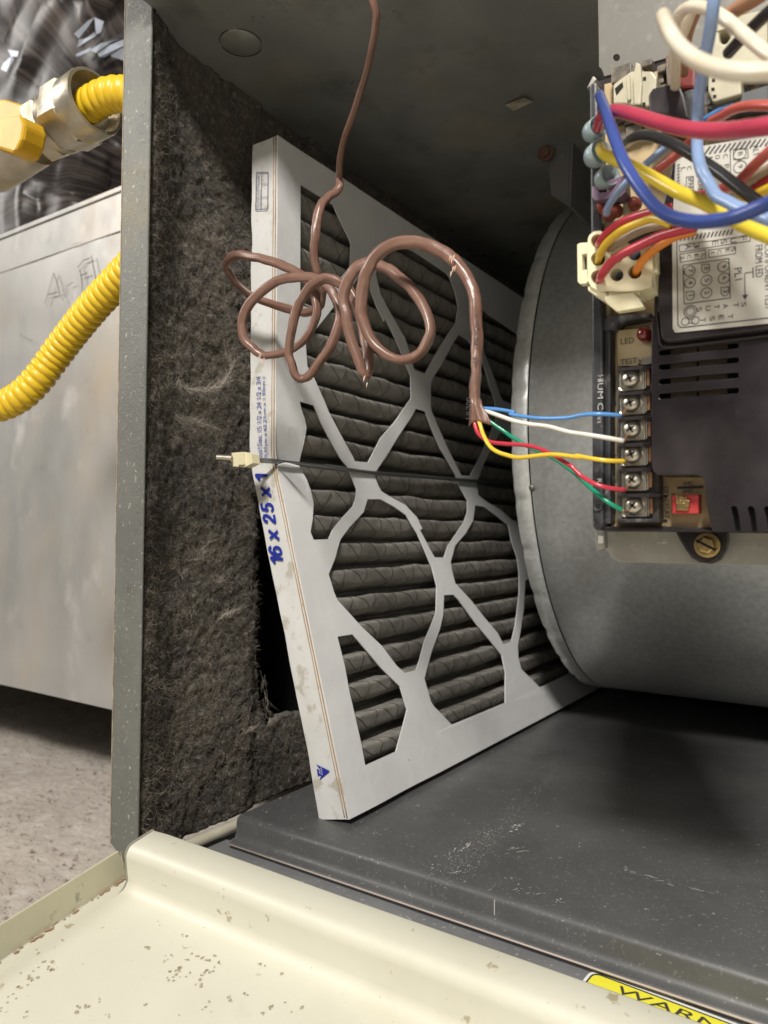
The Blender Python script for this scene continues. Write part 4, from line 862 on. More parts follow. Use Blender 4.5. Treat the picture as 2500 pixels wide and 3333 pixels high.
# LED
q = at('P4', 655, 1265, Y=.2545); mb = MB(); mb.lathe(q, (0, -1, 0), [(.0025, 0), (.0025, .0035), (.0023, .0046), (.0016, .0056), (.0006, .0060)], 18); smooth_by_angle(mb.put('led_lamp', M['led'], bd))
mb = MB()
for x, y in ((600, 1470), (600, 1500), (650, 1460)): q = at('P4', x, y, Y=.2545); mb.tube([q, q + V((0, -.003, 0))], .0004, 6)
mb.prism(pl(.2520, [(600, 1440), (690, 1430), (690, 1490), (610, 1500)], 'P4'), (0, .002, 0)); mb.put('test_pin', M['steel'], bd)
# terminals
scr = [(525, 90), (530, 290), (535, 505), (540, 715), (545, 925), (550, 1140)]
mb = MB(); mb.prism(pl(.2520, [(400, -10), (690, -10), (690, 820), (750, 850), (755, 1250), (400, 1250)], 'P5'), (0, .006, 0)); mb.put('terminal_base', mat('terminal_base_plastic', (.05, .045, .04), .5, vary=(.09, .08, .065), scale=80), bd)
def term(c):
    q = at('P5', c[0], c[1], Y=.2500)
    mb = MB(); mb.box((q.x - .0040, q.y, q.z - .0037), (q.x + .0040, q.y + .0016, q.z + .0037))
    mb.box((q.x + .0043, q.y - .0004, q.z - .0035), (q.x + .0047, q.y + .0015, q.z + .0030))
    mb.prism([q + V((-.0040, -.0001, -.0037)), q + V((-.0026, -.0001, -.0037)), q + V((-.0040, -.0001, -.0022))], (0, -.0010, 0))
    cl = mb.put('terminal', M['steel'], bd, bevel=.0003)
    mb = MB(); mb.prism([q + V((.0049, 0, -.0026)), q + V((.0058, 0, -.0026)), q + V((.0058, 0, .0024)), q + V((.0049, 0, .0024))], (0, .001, 0)); mb.put('copper_contact', M['copper'], cl)
    mb = MB(); r_ = .0031
    mb.lathe(q + V((0, .0001, 0)), (0, -1, 0), [(r_, 0), (r_, .0012), (r_ * .93, .0018), (r_ * .72, .0024), (r_ * .4, .0028), (r_ * .1, .0029)], 24)
    sc_o = mb.put('screw', M['steel'], cl); smooth_by_angle(sc_o, 50)
    mb = MB(); an = random.uniform(0, pi / 2)
    for k in (0, 1):
        a = an + k * pi / 2; d_ = V((cos(a), 0, sin(a))); e_ = V((-sin(a), 0, cos(a))) * .00035; o_ = q + V((0, -.00285, 0))
        mb.prism([o_ - d_ * .0015 - e_ * .5, o_ - e_, o_ + d_ * .0015 - e_ * .5, o_ + d_ * .0015 + e_ * .5, o_ + e_, o_ - d_ * .0015 + e_ * .5], (0, .002, 0))
    mb.put('screw_slot', M['black'], cl)
for c in scr: term(c)
for y in (-10, 195, 400, 620, 825, 1035, 1240):
    x1 = 690 if y < 1000 else 760; mb = MB()
    q0 = at('P5', 385, y + 8, Y=.2455); q1 = at('P5', x1, y + 4, Y=.2455); L_ = q1.x - q0.x
    pts = [V((q0.x, .2500, q0.z)), V((q0.x + .0008, .2470, q0.z)), V((q0.x + L_ * .3, .2455, q0.z)), V((q0.x + L_ * .75, .2455, q0.z)), V((q1.x - .0005, .2480, q0.z)), V((q1.x, .2560, q0.z)), V((q0.x, .2560, q0.z))]
    mb.prism(pts, (0, 0, -.0011)); mb.put('divider', M['plastic_dusty'] if y > 1200 else M['plastic'], bd, bevel=.0003)
# red jumper block
mb = MB(); mb.prism(pl(.2530, [(858, 1052), (1083, 1045), (1083, 1203), (862, 1205)], 'P5'), (0, .005, 0)); rb = mb.put('red_jumper', M['red_block'], bd, bevel=.0003)
mb = MB()
for x, y, s_ in ((935, 1080, .0013), (975, 1085, .0010), (990, 1120, .0013), (950, 1145, .0016), (985, 1155, .0012), (930, 1110, .0009)):
    q = at('P5', x, y, Y=.2530); mb.box((q.x - s_, q.y - .0022 * random.uniform(.6, 1), q.z - s_ * .8), (q.x + s_ * .7, q.y, q.z + s_ * .8))
mb.put('jumper_pin', M['brass'], rb, bevel=.0003)
# cover with raised diagram plateau and slots
def slot(x0, y0, x1, y1, hw=23):
    a = math.atan2(y1 - y0, x1 - x0); out = []
    for k in range(7): t_ = a + pi / 2 + pi * k / 6; out.append((x0 + hw * cos(t_) * 1.0, y0 + hw * sin(t_)))
    for k in range(7): t_ = a - pi / 2 + pi * k / 6; out.append((x1 + hw * cos(t_), y1 + hw * sin(t_)))
    return out
YCV = .2440
cov = [('P4', 690, 1120), ('P5', 690, 300), ('P5', 692, 800), ('P5', 705, 850), ('P5', 740, 882), ('P5', 1060, 880), ('P5', 1105, 890), ('P5', 1128, 925), ('P5', 1140, 1080), ('P5', 1160, 1190), ('P5', 1195, 1352),
       ('P5', 1395, 1352), ('P5', 1372, 1240), ('P5', 1350, 1150), ('P5', 1362, 1140), ('P5', 1390, 1142), ('P5', 1402, 1160), ('P5', 1420, 1250), ('P5', 1430, 1352),
       ('P5', 1530, 1352), ('P5', 1512, 1240), ('P5', 1488, 1165), ('P5', 1500, 1142), ('P5', 1525, 1142), ('P5', 1542, 1160), ('P5', 1558, 1250), ('P5', 1566, 1352),
       ('P5', 1665, 1352), ('P5', 1648, 1240), ('P5', 1625, 1165), ('P5', 1640, 1142), ('P5', 1665, 1142), ('P5', 1682, 1160), ('P5', 1700, 1352), ('P5', RX, 1352), ('P4', RX, 900), ('P4', 1000, 1000), ('P4', 735, 1060)]
sl = [slot(775, 1397, 1395, 1337), slot(775, 1517, 1395, 1458), slot(775, 1638, 1395, 1585), slot(775, 1760, 1395, 1712)]
mb = MB(); mb.prism([at(*p, Y=YCV) for p in cov], (0, .0018, 0), [[at('P4', x, y, Y=YCV) for x, y in s_] for s_ in sl])
cvo = mb.put('vented_cover', M['plastic'], bd, bevel=.0005)
# side skirts of the cover
mb = MB(); sk = cov[:11]
for (a, b) in zip(sk[:-1], sk[1:]):
    p0 = at(*a, Y=YCV) + V((.0003, .0017, 0)); p1 = at(*b, Y=YCV) + V((.0003, .0017, 0)); mb.add([p0, p1, p1 + V((0, .012, 0)), p0 + V((0, .012, 0))], [(0, 1, 2, 3)])
mb.put('cover_skirt', M['plastic'], bd)
# dim strips seen through slots: board colour with the shade put in
mb = MB()
for y0, y1 in ((1397, 1337), (1517, 1458), (1638, 1585), (1760, 1712)):
    mb.prism(pl(.2475, [(850, y0 - 30), (1065, y0 - 50), (1065, y0 + 12), (850, y0 + 30)], 'P4'), (0, .001, 0)); mb.prism(pl(.2475, [(1085, y0 - 52), (1320, y1 - 30), (1320, y1 + 24), (1085, y0 + 8)], 'P4'), (0, .001, 0))
mb.put('dim_board_strip', mat('dim_board', (.16, .12, .075), .6, vary=(.10, .08, .05), scale=200), bd)
mb = MB(); mb.prism(pl(.2500, [(700, 1150), (RX, 1000), (RX, 2300), (1150, 2300), (1140, 2290), (740, 2270), (700, 2200)], 'P4'), (0, .001, 0)); mb.put('inner_shade', M['black'], bd)  # black sheets stand in for the shade inside the cover
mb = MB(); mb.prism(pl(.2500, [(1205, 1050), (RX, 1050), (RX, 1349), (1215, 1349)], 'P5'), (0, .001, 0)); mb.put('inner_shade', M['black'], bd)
# raised plateau carrying the label
YPL = .2405
def ylab(img, x, y, Y_=YPL): return at(img, x, y, Y=Y_)
plat = [('P4', 745, 500), ('P4', 742, 1000), ('P4', 770, 1270), ('P4', 800, 1302), ('P4', 860, 1305), ('P4', 1659, 1205), ('P4', RX, 1130), ('P3', RX, 1040), ('P3', 1000, 1250), ('P3', 880, 1290), ('P3', 780, 1700)]
mb = MB(); mb.prism([at(*p, Y=YPL) for p in plat], (0, .0036, 0)); mb.put('label_plateau', M['plastic'], bd, bevel=.0010)
mb = MB(); rimp = [at(*p, Y=YPL - .0003) for p in plat[:7]]; rimp = [p + V((-.0012, .0030, -.0010)) for p in rimp]; mb.tube(rimp, .0006, 8); mb.put('plateau_bead', M['plastic'], bd, smooth=True)
YLB = YPL - .0005
labp = [('P4', 862, 400), ('P4', 868, 1200), ('P4', 885, 1228), ('P4', 905, 1230), ('P4', 1659, 1155), ('P4', RX, 1085), ('P3', RX, 1060), ('P3', 1659, 1120), ('P3', 1100, 1215), ('P3', 890, 1340)]
mb = MB(); mb.prism([at(*p, Y=YLB) for p in labp], (0, .0003, 0)); lbo = mb.put('diagram_label', M['labelp'], bd, label='white paper label printed with a black wiring diagram')
mb = MB(); YI = YLB - .0001
def L4(a, b, wd=.0002, img='P4'): stroke(mb, at(img, *a, Y=YI), at(img, *b, Y=YI), wd)
def poly4(P_, wd=.0002, img='P4', close=True):
    for k in range(len(P_) - (0 if close else 1)): L4(P_[k], P_[(k + 1) % len(P_)], wd, img)
poly4([(900, 380), (910, 1165), (930, 1188), (960, 1188), (1659, 1110), (2000, 1070)], .0003, close=False)
poly4([(920, 505), (1510, 425), (1512, 470), (925, 562)]); poly4([(1165, 545), (1388, 515), (1390, 575), (1168, 608)]); poly4([(925, 580), (1140, 545), (1145, 612), (930, 648)])
poly4([(953, 672), (1335, 616), (1345, 943), (963, 995)], .00025)
for k in range(14): L4((930 + k * 32, 470 - k * 4), (950 + k * 32, 425 - k * 4), .00045)
def RC(x, y, s_, dd=False, r_=36):
    c_ = at('P4', x, y, Y=YI)
    if dd: poly4([(x - 32, y - 32), (x + 32, y - 38), (x + 34, y + 10), (x + 14, y + 34), (x - 14, y + 36), (x - 32, y + 14)], .00022)
    else: ring2(mb, c_, r_ * KP, .00022)
    tp(s_, 'P4', (x - 13, y - 15), (x - 13, y + 15), 30 * KP, YI)
for x, y, s_, dd in ((1008, 720, '7', 0), (1140, 700, '8', 1), (1288, 683, '9', 0), (1010, 818, '4', 0), (1147, 798, '5', 0), (1292, 780, '6', 0), (1012, 925, '1', 1), (1147, 902, '2', 0), (1300, 890, '3', 1)): RC(x, y, s_, dd)
def TC(s_, x, y, hh=26, ww=34): tp(s_, 'P4', (x - hh / 2, y - ww / 2), (x - hh / 2, y + ww / 2), hh * KP, YI)
for s_, x, y in (('F', 1450, 450), ('U', 1365, 470), ('S', 1285, 478), ('E', 1215, 488), ('3', 1062, 512), ('A', 990, 523)): TC(s_, x, y, 38, 42)
for s_, x, y in (('S', 1365, 545), ('E', 1318, 553), ('C', 1252, 563), ('1', 1195, 570), ('S', 1115, 590), ('E', 1062, 597), ('C', 1000, 604), ('2', 945, 610)): TC(s_, x, y, 26, 32)
tp('PL1', 'P4', (1378, 700), (1385, 800), 46 * KP, YI); tp('FROM LED', 'P4', (1552, 510), (1556, 775), 46 * KP, YI); tp('COMPONENT TEST', 'P4', (1630, 500), (1634, 1045), 44 * KP, YI)
for s_, x, y in (('S', 1452, 1000), ('T', 1388, 1005), ('A', 1300, 1015), ('T', 1228, 1020), ('U', 1155, 1033), ('S', 1085, 1042), ('T', 1340, 1100), ('E', 1265, 1108), ('S', 1190, 1118), ('T', 1115, 1130)): TC(s_, x, y, 32, 40)
ring2(mb, at('P4', 1012, 1055, Y=YI), 42 * KP, .00025); ring2(mb, at('P4', 1012, 1055, Y=YI), 28 * KP, .00022)
ring2(mb, at('P4', 972, 1140, Y=YI), 26 * KP, .00022); ring2(mb, at('P4', 1055, 1130, Y=YI), 26 * KP, .00022); L4((990, 1122), (1040, 1115)); L4((990, 1156), (1040, 1148))
poly4([(1530, 728), (1465, 738), (1468, 930)], .00025, close=False); poly4([(1534, 690), (1536, 775)], .0003, close=False)
a_ = at('P4', 1469, 962, Y=YI); mb.add([a_, a_ + V((-.0008, 0, .0016)), a_ + V((.0008, 0, .0016))], [(0, 2, 1)])
def p3(P_, wd=.0002, close=True): poly4(P_, wd, 'P3', close)
p3([(1370, 1240), (1490, 1235), (1495, 1310), (1375, 1325)]); 
for y, s_ in ((1280, 'B'), (1385, '9')):
    ring2(mb, at('P3', 1425, y, Y=YI), 40 * KP, .00022); tp(s_, 'P3', (1412, y - 14), (1412, y + 14), 28 * KP, YI)
tp('HEAT', 'P3', (1075, 1475), (1075, 1590), 36 * KP, YI); tp('SPARE', 'P3', (995, 1475), (995, 1600), 36 * KP, YI); tp('2', 'P3', (935, 1540), (935, 1565), 30 * KP, YI)
for s_, x, y in (('C', 1300, 1300), ('O', 1235, 1308), ('M', 1175, 1325), ('P', 1310, 1385), ('L', 1250, 1395), ('I', 1200, 1400), ('C', 1000, 1400), ('L', 950, 1410)): tp(s_, 'P3', (x - 14, y - 16), (x - 14, y + 16), 30 * KP, YI)
for k in range(13): stroke(mb, at('P3', 1130 + k * 42, 1285 - k * 6, Y=YI), at('P3', 1180 + k * 42, 1215 - k * 6, Y=YI), .0005)
for k in range(11): stroke(mb, at('P3', 905, 1380 + k * 26, Y=YI), at('P3', 925, 1362 + k * 26, Y=YI), .0004)
p3([(1345, 1230), (1350, 1659)], .00025, False); p3([(1060, 1460), (1130, 1455), (1130, 1610)], .0002, False); p3([(980, 1470), (1040, 1465), (1040, 1620), (985, 1625)])
tp('ALT', 'P3', (1535, 1210), (1535, 1300), 36 * KP, YI); tp('W', 'P4', (1075, 30), (1075, 70), 36 * KP, YI)
mb.put('diagram_print', M['print'], lbo)
# mounting ear with brass screw
mb = MB(); mb.prism(pl(.2640, [(885, 1352), (920, 1420), (975, 1510), (1020, 1570), (1090, 1610), (1180, 1622), (1250, 1590), (1300, 1510), (1315, 1430), (1312, 1352)], 'P5'), (0, .006, 0)); ear = mb.put('mounting_ear', M['plastic'], bd, bevel=.0008)
q = at('P5', 1157, 1465, Y=.2638); mb = MB(); r_ = .00415
mb.lathe(q, (0, -1, 0), [(r_, 0), (r_, .0010), (r_ * .80, .0011)], 28); mb.lathe(q + V((0, -.001, 0)), (0, -1, 0), [(r_ * .74, 0), (r_ * .74, .0018), (r_ * .6, .0023), (r_ * .1, .0024)], 6)
bs = mb.put('brass_screw', M['brass'], ear, bevel=.0002)
mb = MB(); a = radians(-28); d_ = V((cos(a), 0, sin(a))); e_ = V((-sin(a), 0, cos(a))) * .0004; o_ = q + V((0, -.00348, 0)); mb.prism([o_ - d_ * .0033 - e_, o_ + d_ * .0033 - e_, o_ + d_ * .0033 + e_, o_ - d_ * .0033 + e_], (0, .0015, 0)); mb.put('slot', M['black'], ear)
# upper components
mb = MB(); mb.prism(pl(.2480, [(370, 700), (520, 590), (700, 590), (735, 640), (720, 880), (640, 885), (560, 880), (470, 860), (372, 860)], 'P3'), (0, .010, 0)); sk_ = mb.put('socket', M['ivory_dark'], bd, bevel=.0006)
mb = MB(); mb.prism(pl(.2465, [(535, 640), (560, 510), (600, 530), (612, 700), (600, 870), (545, 870)], 'P3'), (0, .002, 0)); mb.prism(pl(.2470, [(480, 620), (510, 610), (520, 830), (490, 840)], 'P3'), (0, .001, 0)); mb.put('socket_key', M['ivory_dark'], sk_, bevel=.0005)
mb = MB(); mb.prism(pl(.2478, [(385, 735), (450, 680), (455, 720), (400, 790)], 'P3'), (0, .0004, 0)); mb.prism(pl(.2478, [(620, 640), (645, 637), (645, 665), (622, 668)], 'P3'), (0, .0004, 0)); mb.prism(pl(.2478, [(615, 850), (640, 850), (640, 880), (615, 880)], 'P3'), (0, .0004, 0)); mb.put('socket_hole', M['black'], sk_)
mb = MB(); mb.prism(pl(.2380, [(662, 790), (700, 730), (880, 690), (920, 700), (960, 790), (1000, 985), (850, 960), (670, 930)], 'P3'), (0, .018, 0)); mb.put('relay', M['plastic'], bd, bevel=.0012, label='glossy black relay block')
mb = MB(); mb.prism(pl(.2450, [(960, 750), (1080, 722), (1090, 1000), (1000, 990)], 'P3'), (0, .012, 0)); mb.prism(pl(.2480, [(1150, 900), (1230, 830), (1660, 700), (1659, 860), (1250, 930)], 'P3'), (0, .010, 0)); mb.put('relay_base', mat('grey_plastic', (.10, .105, .11), .35), bd, bevel=.0006)
mb = MB(); mb.prism(pl(.2500, [(800, 460), (900, 430), (1060, 560), (1060, 730), (950, 735), (810, 600)], 'P3'), (0, .008, 0)); mb.put('capacitor', M['darkred'], bd, bevel=.001)
mb = MB(); mb.prism(pl(.2460, [(1160, 600), (1430, 600), (1440, 780), (1200, 850), (1160, 760)], 'P3'), (0, .012, 0)); s2 = mb.put('socket', M['ivory_dark'], bd, bevel=.0006)
mb = MB(); 
for x, y in ((1205, 665), (1200, 740), (1215, 800)): mb.prism(pl(.2458, [(x - 12, y - 12), (x + 14, y - 14), (x + 14, y + 10), (x - 12, y + 12)], 'P3'), (0, .0004, 0))
mb.put('socket_hole', M['black'], s2)
mb = MB(); mb.prism(pl(.2470, [(1180, 180), (1659, 60), (1659, 600), (1180, 520)], 'P3'), (0, .014, 0), [pl(.2470, [(1250, 260), (1310, 240), (1350, 300), (1310, 360), (1260, 350)], 'P3')]); mb.put('wire_guide', M['ivory_dark'], bd, bevel=.0010)
mb = MB(); mb.prism([at('P3', 150, 735, Y=.2535), at('P3', 205, 625, Y=.2535), at('P3', 235, 655, Y=.2535), at('P3', 200, 700, Y=.2535)], (0, .006, 0)); mb.put('tray_hook', M['plate'], bd, bevel=.0004)
mb = MB(); mb.prism(pl(.2430, [(195, 20), (230, 0), (470, -80), (480, 60), (430, 105), (215, 135), (200, 110)], 'P4'), (0, .006, 0), [pl(.2430, [(250, 45), (320, 40), (322, 60), (255, 66)], 'P4')]); mb.put('mauve_tab', M['mauve'], bd, bevel=.0008)
mb = MB()
for x, y, r_ in ((350, 250, 62), (290, 210, 40), (410, 230, 50), (560, 175, 50)):
    q = at('P4', x, y, Y=.250); mb.lathe(q, (0, -1, 0), [(r_ * KP, 0), (r_ * KP, .001), (r_ * KP * .8, .0035), (r_ * KP * .3, .0045)], 14)
mb.put('varistor', mat('red_varistor', (.30, .07, .05), .4, vary=(.2, .04, .03), scale=200), bd, smooth=True)
mb = MB(); mb.prism(pl(.2530, [(290, 320), (480, 280), (560, 380), (300, 400)], 'P4'), (0, .005, 0)); mb.prism(pl(.2490, [(450, 150), (520, 120), (520, 270), (455, 280)], 'P4'), (0, .006, 0)); mb.put('component_block', M['ivory_dark'], bd, bevel=.0004)
mb = MB()
for k in range(46):
    x = random.uniform(380, 1650); y = random.uniform(560, 1150) ; q = at('P3', x, y, Y=.2575); s1_, s2_ = random.uniform(.001, .004), random.uniform(.001, .003)
    mb.box((q.x - s1_, q.y - random.uniform(.001, .005), q.z - s2_), (q.x + s1_, q.y, q.z + s2_))
mb.put('small_component', mat('mixed_component', (.07, .06, .055), .4, vary=(.20, .17, .12), scale=400), bd, bevel=.0003)
# translucent sleeved tabs on the left edge
for k, (x, y, x2, y2, r_) in enumerate(((250, 1085, 190, 1060, 80), (270, 1290, 215, 1290, 90), (350, 1480, 280, 1440, 80))):
    a = at('P3', x, y, Y=.236); b = at('P3', x + 130, y - 10, Y=.250); mb = MB(); a = at('P3', x - 40, y, Y=.243); d_ = V((.75, -.62, -.05)).normalized(); q_ = r_ * KP
    mb.lathe(a, d_, [(q_ * .35, -.0034), (q_ * .85, -.0026), (q_, -.001), (q_, .0030), (q_ * .88, .0030), (q_ * .80, -.0006), (q_ * .2, -.0014)], 24)
    tag(mb.put('spade_sleeve', M['sleeve'], smooth=True), ('pale translucent sleeve round the end of the thick crimson wire', 'pale translucent sleeve round the end of the thick yellow wire', 'lowest pale sleeved tab, just above the mauve tab')[k], 'wire sleeve', 'pale sleeved tabs on the board edge')

# nine way plug with its wires
pg = thing('wiring_plug', at('P4', 400, 880, Y=.25), 'ivory nylon nine way plug with coloured wires, left of the diagram label', 'plug')
YG = .2330
body = [(162, 455), (175, 420), (210, 392), (260, 385), (300, 400), (480, 330), (600, 330), (690, 520), (700, 700), (690, 850), (600, 880), (500, 890), (250, 885), (190, 850), (162, 800)]
hl = [(245, 470, 52), (245, 620, 52), (245, 770, 52), (402, 600, 48), (402, 750, 50), (550, 580, 46), (552, 730, 50), (402, 455, 46)]
hl = [(a_, b_, c_ + 7) for a_, b_, c_ in hl]
def circ(x, y, r_, m_=16): return [(x + r_ * cos(2 * pi * k / m_), y + r_ * .98 * sin(2 * pi * k / m_)) for k in range(m_)]
mb = MB(); mb.prism(pl(YG, body, 'P4'), (0, .011, 0), [pl(YG, circ(*h), 'P4') for h in hl]); mb.put('plug_body', M['ivory'], pg, bevel=.0004)
mb = MB(); mb.prism(pl(YG + .009, [(200, 430), (640, 380), (660, 840), (200, 840)], 'P4'), (0, .001, 0)); mb.put('cavity_floor', mat('cavity', (.22, .19, .11), .6), pg)
mb = MB(); mb.prism(pl(YG + .001, [(72, 498), (95, 486), (160, 480), (162, 800), (150, 822), (95, 828), (76, 808)], 'P4'), (0, .003, 0), [pl(YG + .001, [(112, 582), (155, 574), (155, 706), (116, 712)], 'P4')]); mb.put('latch_loop', M['ivory'], pg, bevel=.0005)
mb = MB(); mb.prism(pl(YG + .002, [(640, 560), (738, 540), (742, 730), (660, 735)], 'P4'), (0, .003, 0), [pl(YG + .002, [(672, 602), (700, 596), (702, 612), (674, 620)], 'P4')]); mb.put('latch_loop', M['ivory'], pg, bevel=.0005)
mb = MB(); mb.prism(pl(YG + .001, [(158, 848), (190, 835), (330, 905), (300, 975), (260, 945), (160, 880)], 'P4'), (0, .008, 0)); mb.prism(pl(YG - .001, [(300, 925), (520, 898), (535, 892), (590, 940), (628, 1020), (400, 1058), (330, 1000), (300, 965)], 'P4'), (0, .003, 0)); mb.prism(pl(YG + .001, [(330, 880), (600, 870), (590, 930), (540, 900), (330, 930)], 'P4'), (0, .008, 0)); mb.put('plug_tab', M['ivory'], pg, bevel=.0006)
def pw(mt, P_, r_, lab_, Y0=.238, Y1=.215):
    n_ = len(P_); wire('plug_wire', [('P4', x, y, Y0 + (Y1 - Y0) * (k / (n_ - 1)) ** .6) for k, (x, y) in enumerate(P_)], mt, r_ * KP * .90, pg, label=lab_)
pw('w_grey', [(402, 480), (440, 430), (560, 370), (700, 335), (860, 320), (1100, 330)], 30, 'grey wire of the plug', .24, .228)
pw('w_tan', [(300, 600), (340, 540), (450, 460), (600, 380), (760, 335), (1000, 300)], 38, 'tan wire of the plug', .24, .224)
pw('w_black', [(402, 600), (500, 500), (640, 430), (740, 385), (850, 355), (1050, 300)], 34, 'black wire of the plug', .24, .226)
pw('w_red', [(245, 520), (262, 480), (330, 395), (430, 325), (540, 272), (680, 230), (850, 190)], 32, 'upper red wire of the plug')
pw('w_yel2', [(245, 660), (262, 590), (310, 500), (400, 415), (500, 355), (620, 305), (720, 282), (850, 330)], 33, 'yellow wire of the plug')
pw('w_pale', [(405, 770), (435, 710), (500, 640), (580, 560), (700, 480)], 28, 'pale blue wire of the plug', .24, .235)
pw('w_orange', [(560, 760), (575, 700), (630, 620), (700, 555), (790, 490), (900, 430), (1050, 390)], 34, 'orange wire of the plug', .238, .222)
pw('w_red', [(255, 810), (280, 750), (350, 655), (460, 575), (600, 505), (760, 430), (900, 390), (1060, 350)], 36, 'lower red wire of the plug', .236, .214)
pw('w_grey', [(552, 600), (600, 560), (680, 520), (760, 470)], 26, 'thin grey wire of the plug', .24, .236)

# thick wires in front of the board
def tw(mt, P_, rpx, label, name='thick_wire', cat='wire', grp='loose thick wires over the control board'):
    k_ = len(P_) // 2; p_ = at(*P_[k_][:3], Y=P_[k_][3]); r_ = rpx * ZO['P3'][2] / FS * depth(p_)
    P3_ = spline([at(i_, x, y, Y=Y_) for i_, x, y, Y_ in P_], 9); mb = MB(); mb.tube(P3_, lambda i: r_ * (1 + .02 * noise.noise(V((i * .2, rpx, 0)))), 18)
    # rounded ends
    o = mb.put(name, M[mt], smooth=True); tag(o, label, cat, grp); return o
tw('w_blue', [('P3', 262, 792, .238), ('P3', 275, 830, .228), ('P3', 310, 920, .215), ('P3', 355, 1060, .205), ('P3', 410, 1220, .20), ('P3', 475, 1370, .197), ('P4', 590, 20, .194), ('P4', 725, 185, .190), ('P4', 860, 270, .186), ('P4', 1030, 308, .182), ('P4', 1200, 305, .178), ('P4', 1400, 265, .174), ('P4', 1659, 160, .170), ('P4', 1900, 40, .165)], 54, 'royal blue thick wire looping down in front of all the others')
tw('w_crimson', [('P3', 250, 1060, .236), ('P3', 290, 960, .226), ('P3', 390, 920, .215), ('P3', 520, 945, .206), ('P3', 700, 1000, .198), ('P3', 900, 1055, .190), ('P3', 1100, 1085, .183), ('P3', 1300, 1088, .177), ('P3', 1500, 1068, .170), ('P3', 1700, 1045, .165), ('P3', 1950, 1030, .16)], 63, 'crimson thick wire running level across the board top')
tw('w_white', [('P3', 900, 60, .190), ('P3', 840, 45, .180) , ('P3', 785, 130, .170), ('P3', 830, 240, .162), ('P3', 920, 380, .156), ('P3', 1060, 495, .150), ('P3', 1250, 570, .145), ('P3', 1450, 600, .141), ('P3', 1700, 592, .138), ('P3', 1950, 570, .135)][2:], 74, 'nearest thick off-white wire sweeping across the top right')
tw('w_white', [('P3', 890, 720, .236), ('P3', 885, 560, .228), ('P3', 895, 400, .220), ('P3', 885, 260, .212), ('P3', 910, 140, .206), ('P3', 980, 70, .202), ('P3', 1080, 55, .198), ('P3', 1190, 85, .195), ('P3', 1310, 160, .192), ('P3', 1440, 265, .190), ('P3', 1560, 370, .187), ('P3', 1680, 460, .185), ('P3', 1850, 560, .182)], 50, 'thinner off-white wire arching up behind the nearest white one')
tw('w_white', [('P3', 870, 700, .240), ('P3', 860, 560, .235), ('P3', 880, 420, .228), ('P3', 950, 280, .222), ('P3', 1000, 150, .218), ('P3', 1060, -40, .215)], 44, 'pale wire rising straight behind the arching off-white one')
tw('w_copper', [('P3', 960, 620, .246), ('P3', 980, 400, .238), ('P3', 1020, 230, .23), ('P3', 1090, 60, .225), ('P3', 1130, -60, .22)], 36, 'copper brown wire behind the white arch')
tw('w_pale', [('P3', 1215, -80, .185), ('P3', 1205, 40, .186), ('P3', 1190, 180, .188), ('P3', 1165, 330, .191), ('P3', 1130, 500, .195), ('P3', 1105, 660, .199), ('P3', 1085, 820, .202), ('P3', 1075, 980, .205), ('P3', 1070, 1130, .205), ('P3', 1075, 1270, .203), ('P3', 1105, 1410, .201), ('P3', 1170, 1525, .20), ('P4', 1230, 95, .198), ('P4', 1330, 150, .196), ('P4', 1450, 210, .194), ('P4', 1700, 300, .19)], 48, 'pale blue wire hanging vertically past the white and crimson wires')
tw('w_yellow', [('P3', 268, 1230, .238), ('P3', 300, 1280, .230), ('P3', 400, 1330, .222), ('P3', 560, 1400, .216), ('P3', 700, 1475, .212), ('P3', 850, 1560, .209), ('P4', 950, 80, .207), ('P4', 1100, 140, .206), ('P4', 1250, 215, .205), ('P4', 1400, 310, .204), ('P4', 1540, 380, .203), ('P4', 1700, 450, .202), ('P4', 1900, 560, .20)], 56, 'thick yellow wire passing under the blue loop')
tw('w_black', [('P3', 480, 1190, .240), ('P3', 540, 1145, .230), ('P3', 650, 1125, .224), ('P3', 800, 1165, .219), ('P3', 950, 1240, .215), ('P3', 1100, 1330, .212), ('P3', 1250, 1430, .210), ('P3', 1400, 1545, .208), ('P4', 1540, 120, .206), ('P4', 1700, 230, .205)], 48, 'thick black wire sloping down between the crimson and yellow wires')
tw('w_salmon', [('P3', 1180, 1010, .228), ('P3', 1280, 960, .222), ('P3', 1380, 905, .217), ('P3', 1520, 878, .212), ('P3', 1700, 880, .208), ('P3', 1900, 900, .205)], 42, 'salmon red wire curving just above the crimson one')
tw('w_sky', [('P3', 1060, 1050, .236), ('P3', 1150, 985, .230), ('P3', 1270, 920, .226), ('P3', 1360, 890, .224)], 28, 'short bright blue wire beside the salmon one')
tw('w_salmon', [('P3', 700, 1445, .228), ('P3', 790, 1370, .226), ('P3', 880, 1305, .224), ('P3', 1000, 1190, .221), ('P3', 1100, 1110, .219)], 38, 'short red wire crossing under the black one')
tw('w_salmon', [('P4', 1050, 140, .22), ('P3', 1160, 1620, .22), ('P3', 1300, 1560, .217), ('P3', 1420, 1500, .213), ('P3', 1540, 1380, .208), ('P3', 1659, 1270, .204), ('P3', 1850, 1100, .20)], 44, 'red wire rising to the right edge above the tan one')
tw('w_tan', [('P4', 1060, 120, .226), ('P3', 1300, 1650, .222), ('P3', 1480, 1525, .217), ('P3', 1600, 1440, .213), ('P3', 1850, 1300, .208)], 40, 'tan wire between two red ones at the right edge')
tw('w_red', [('P4', 1030, 100, .230), ('P4', 1350, 60, .224), ('P3', 1540, 1575, .218), ('P3', 1659, 1490, .214), ('P3', 1850, 1380, .208)], 42, 'dark red wire under the tan one at the right edge')
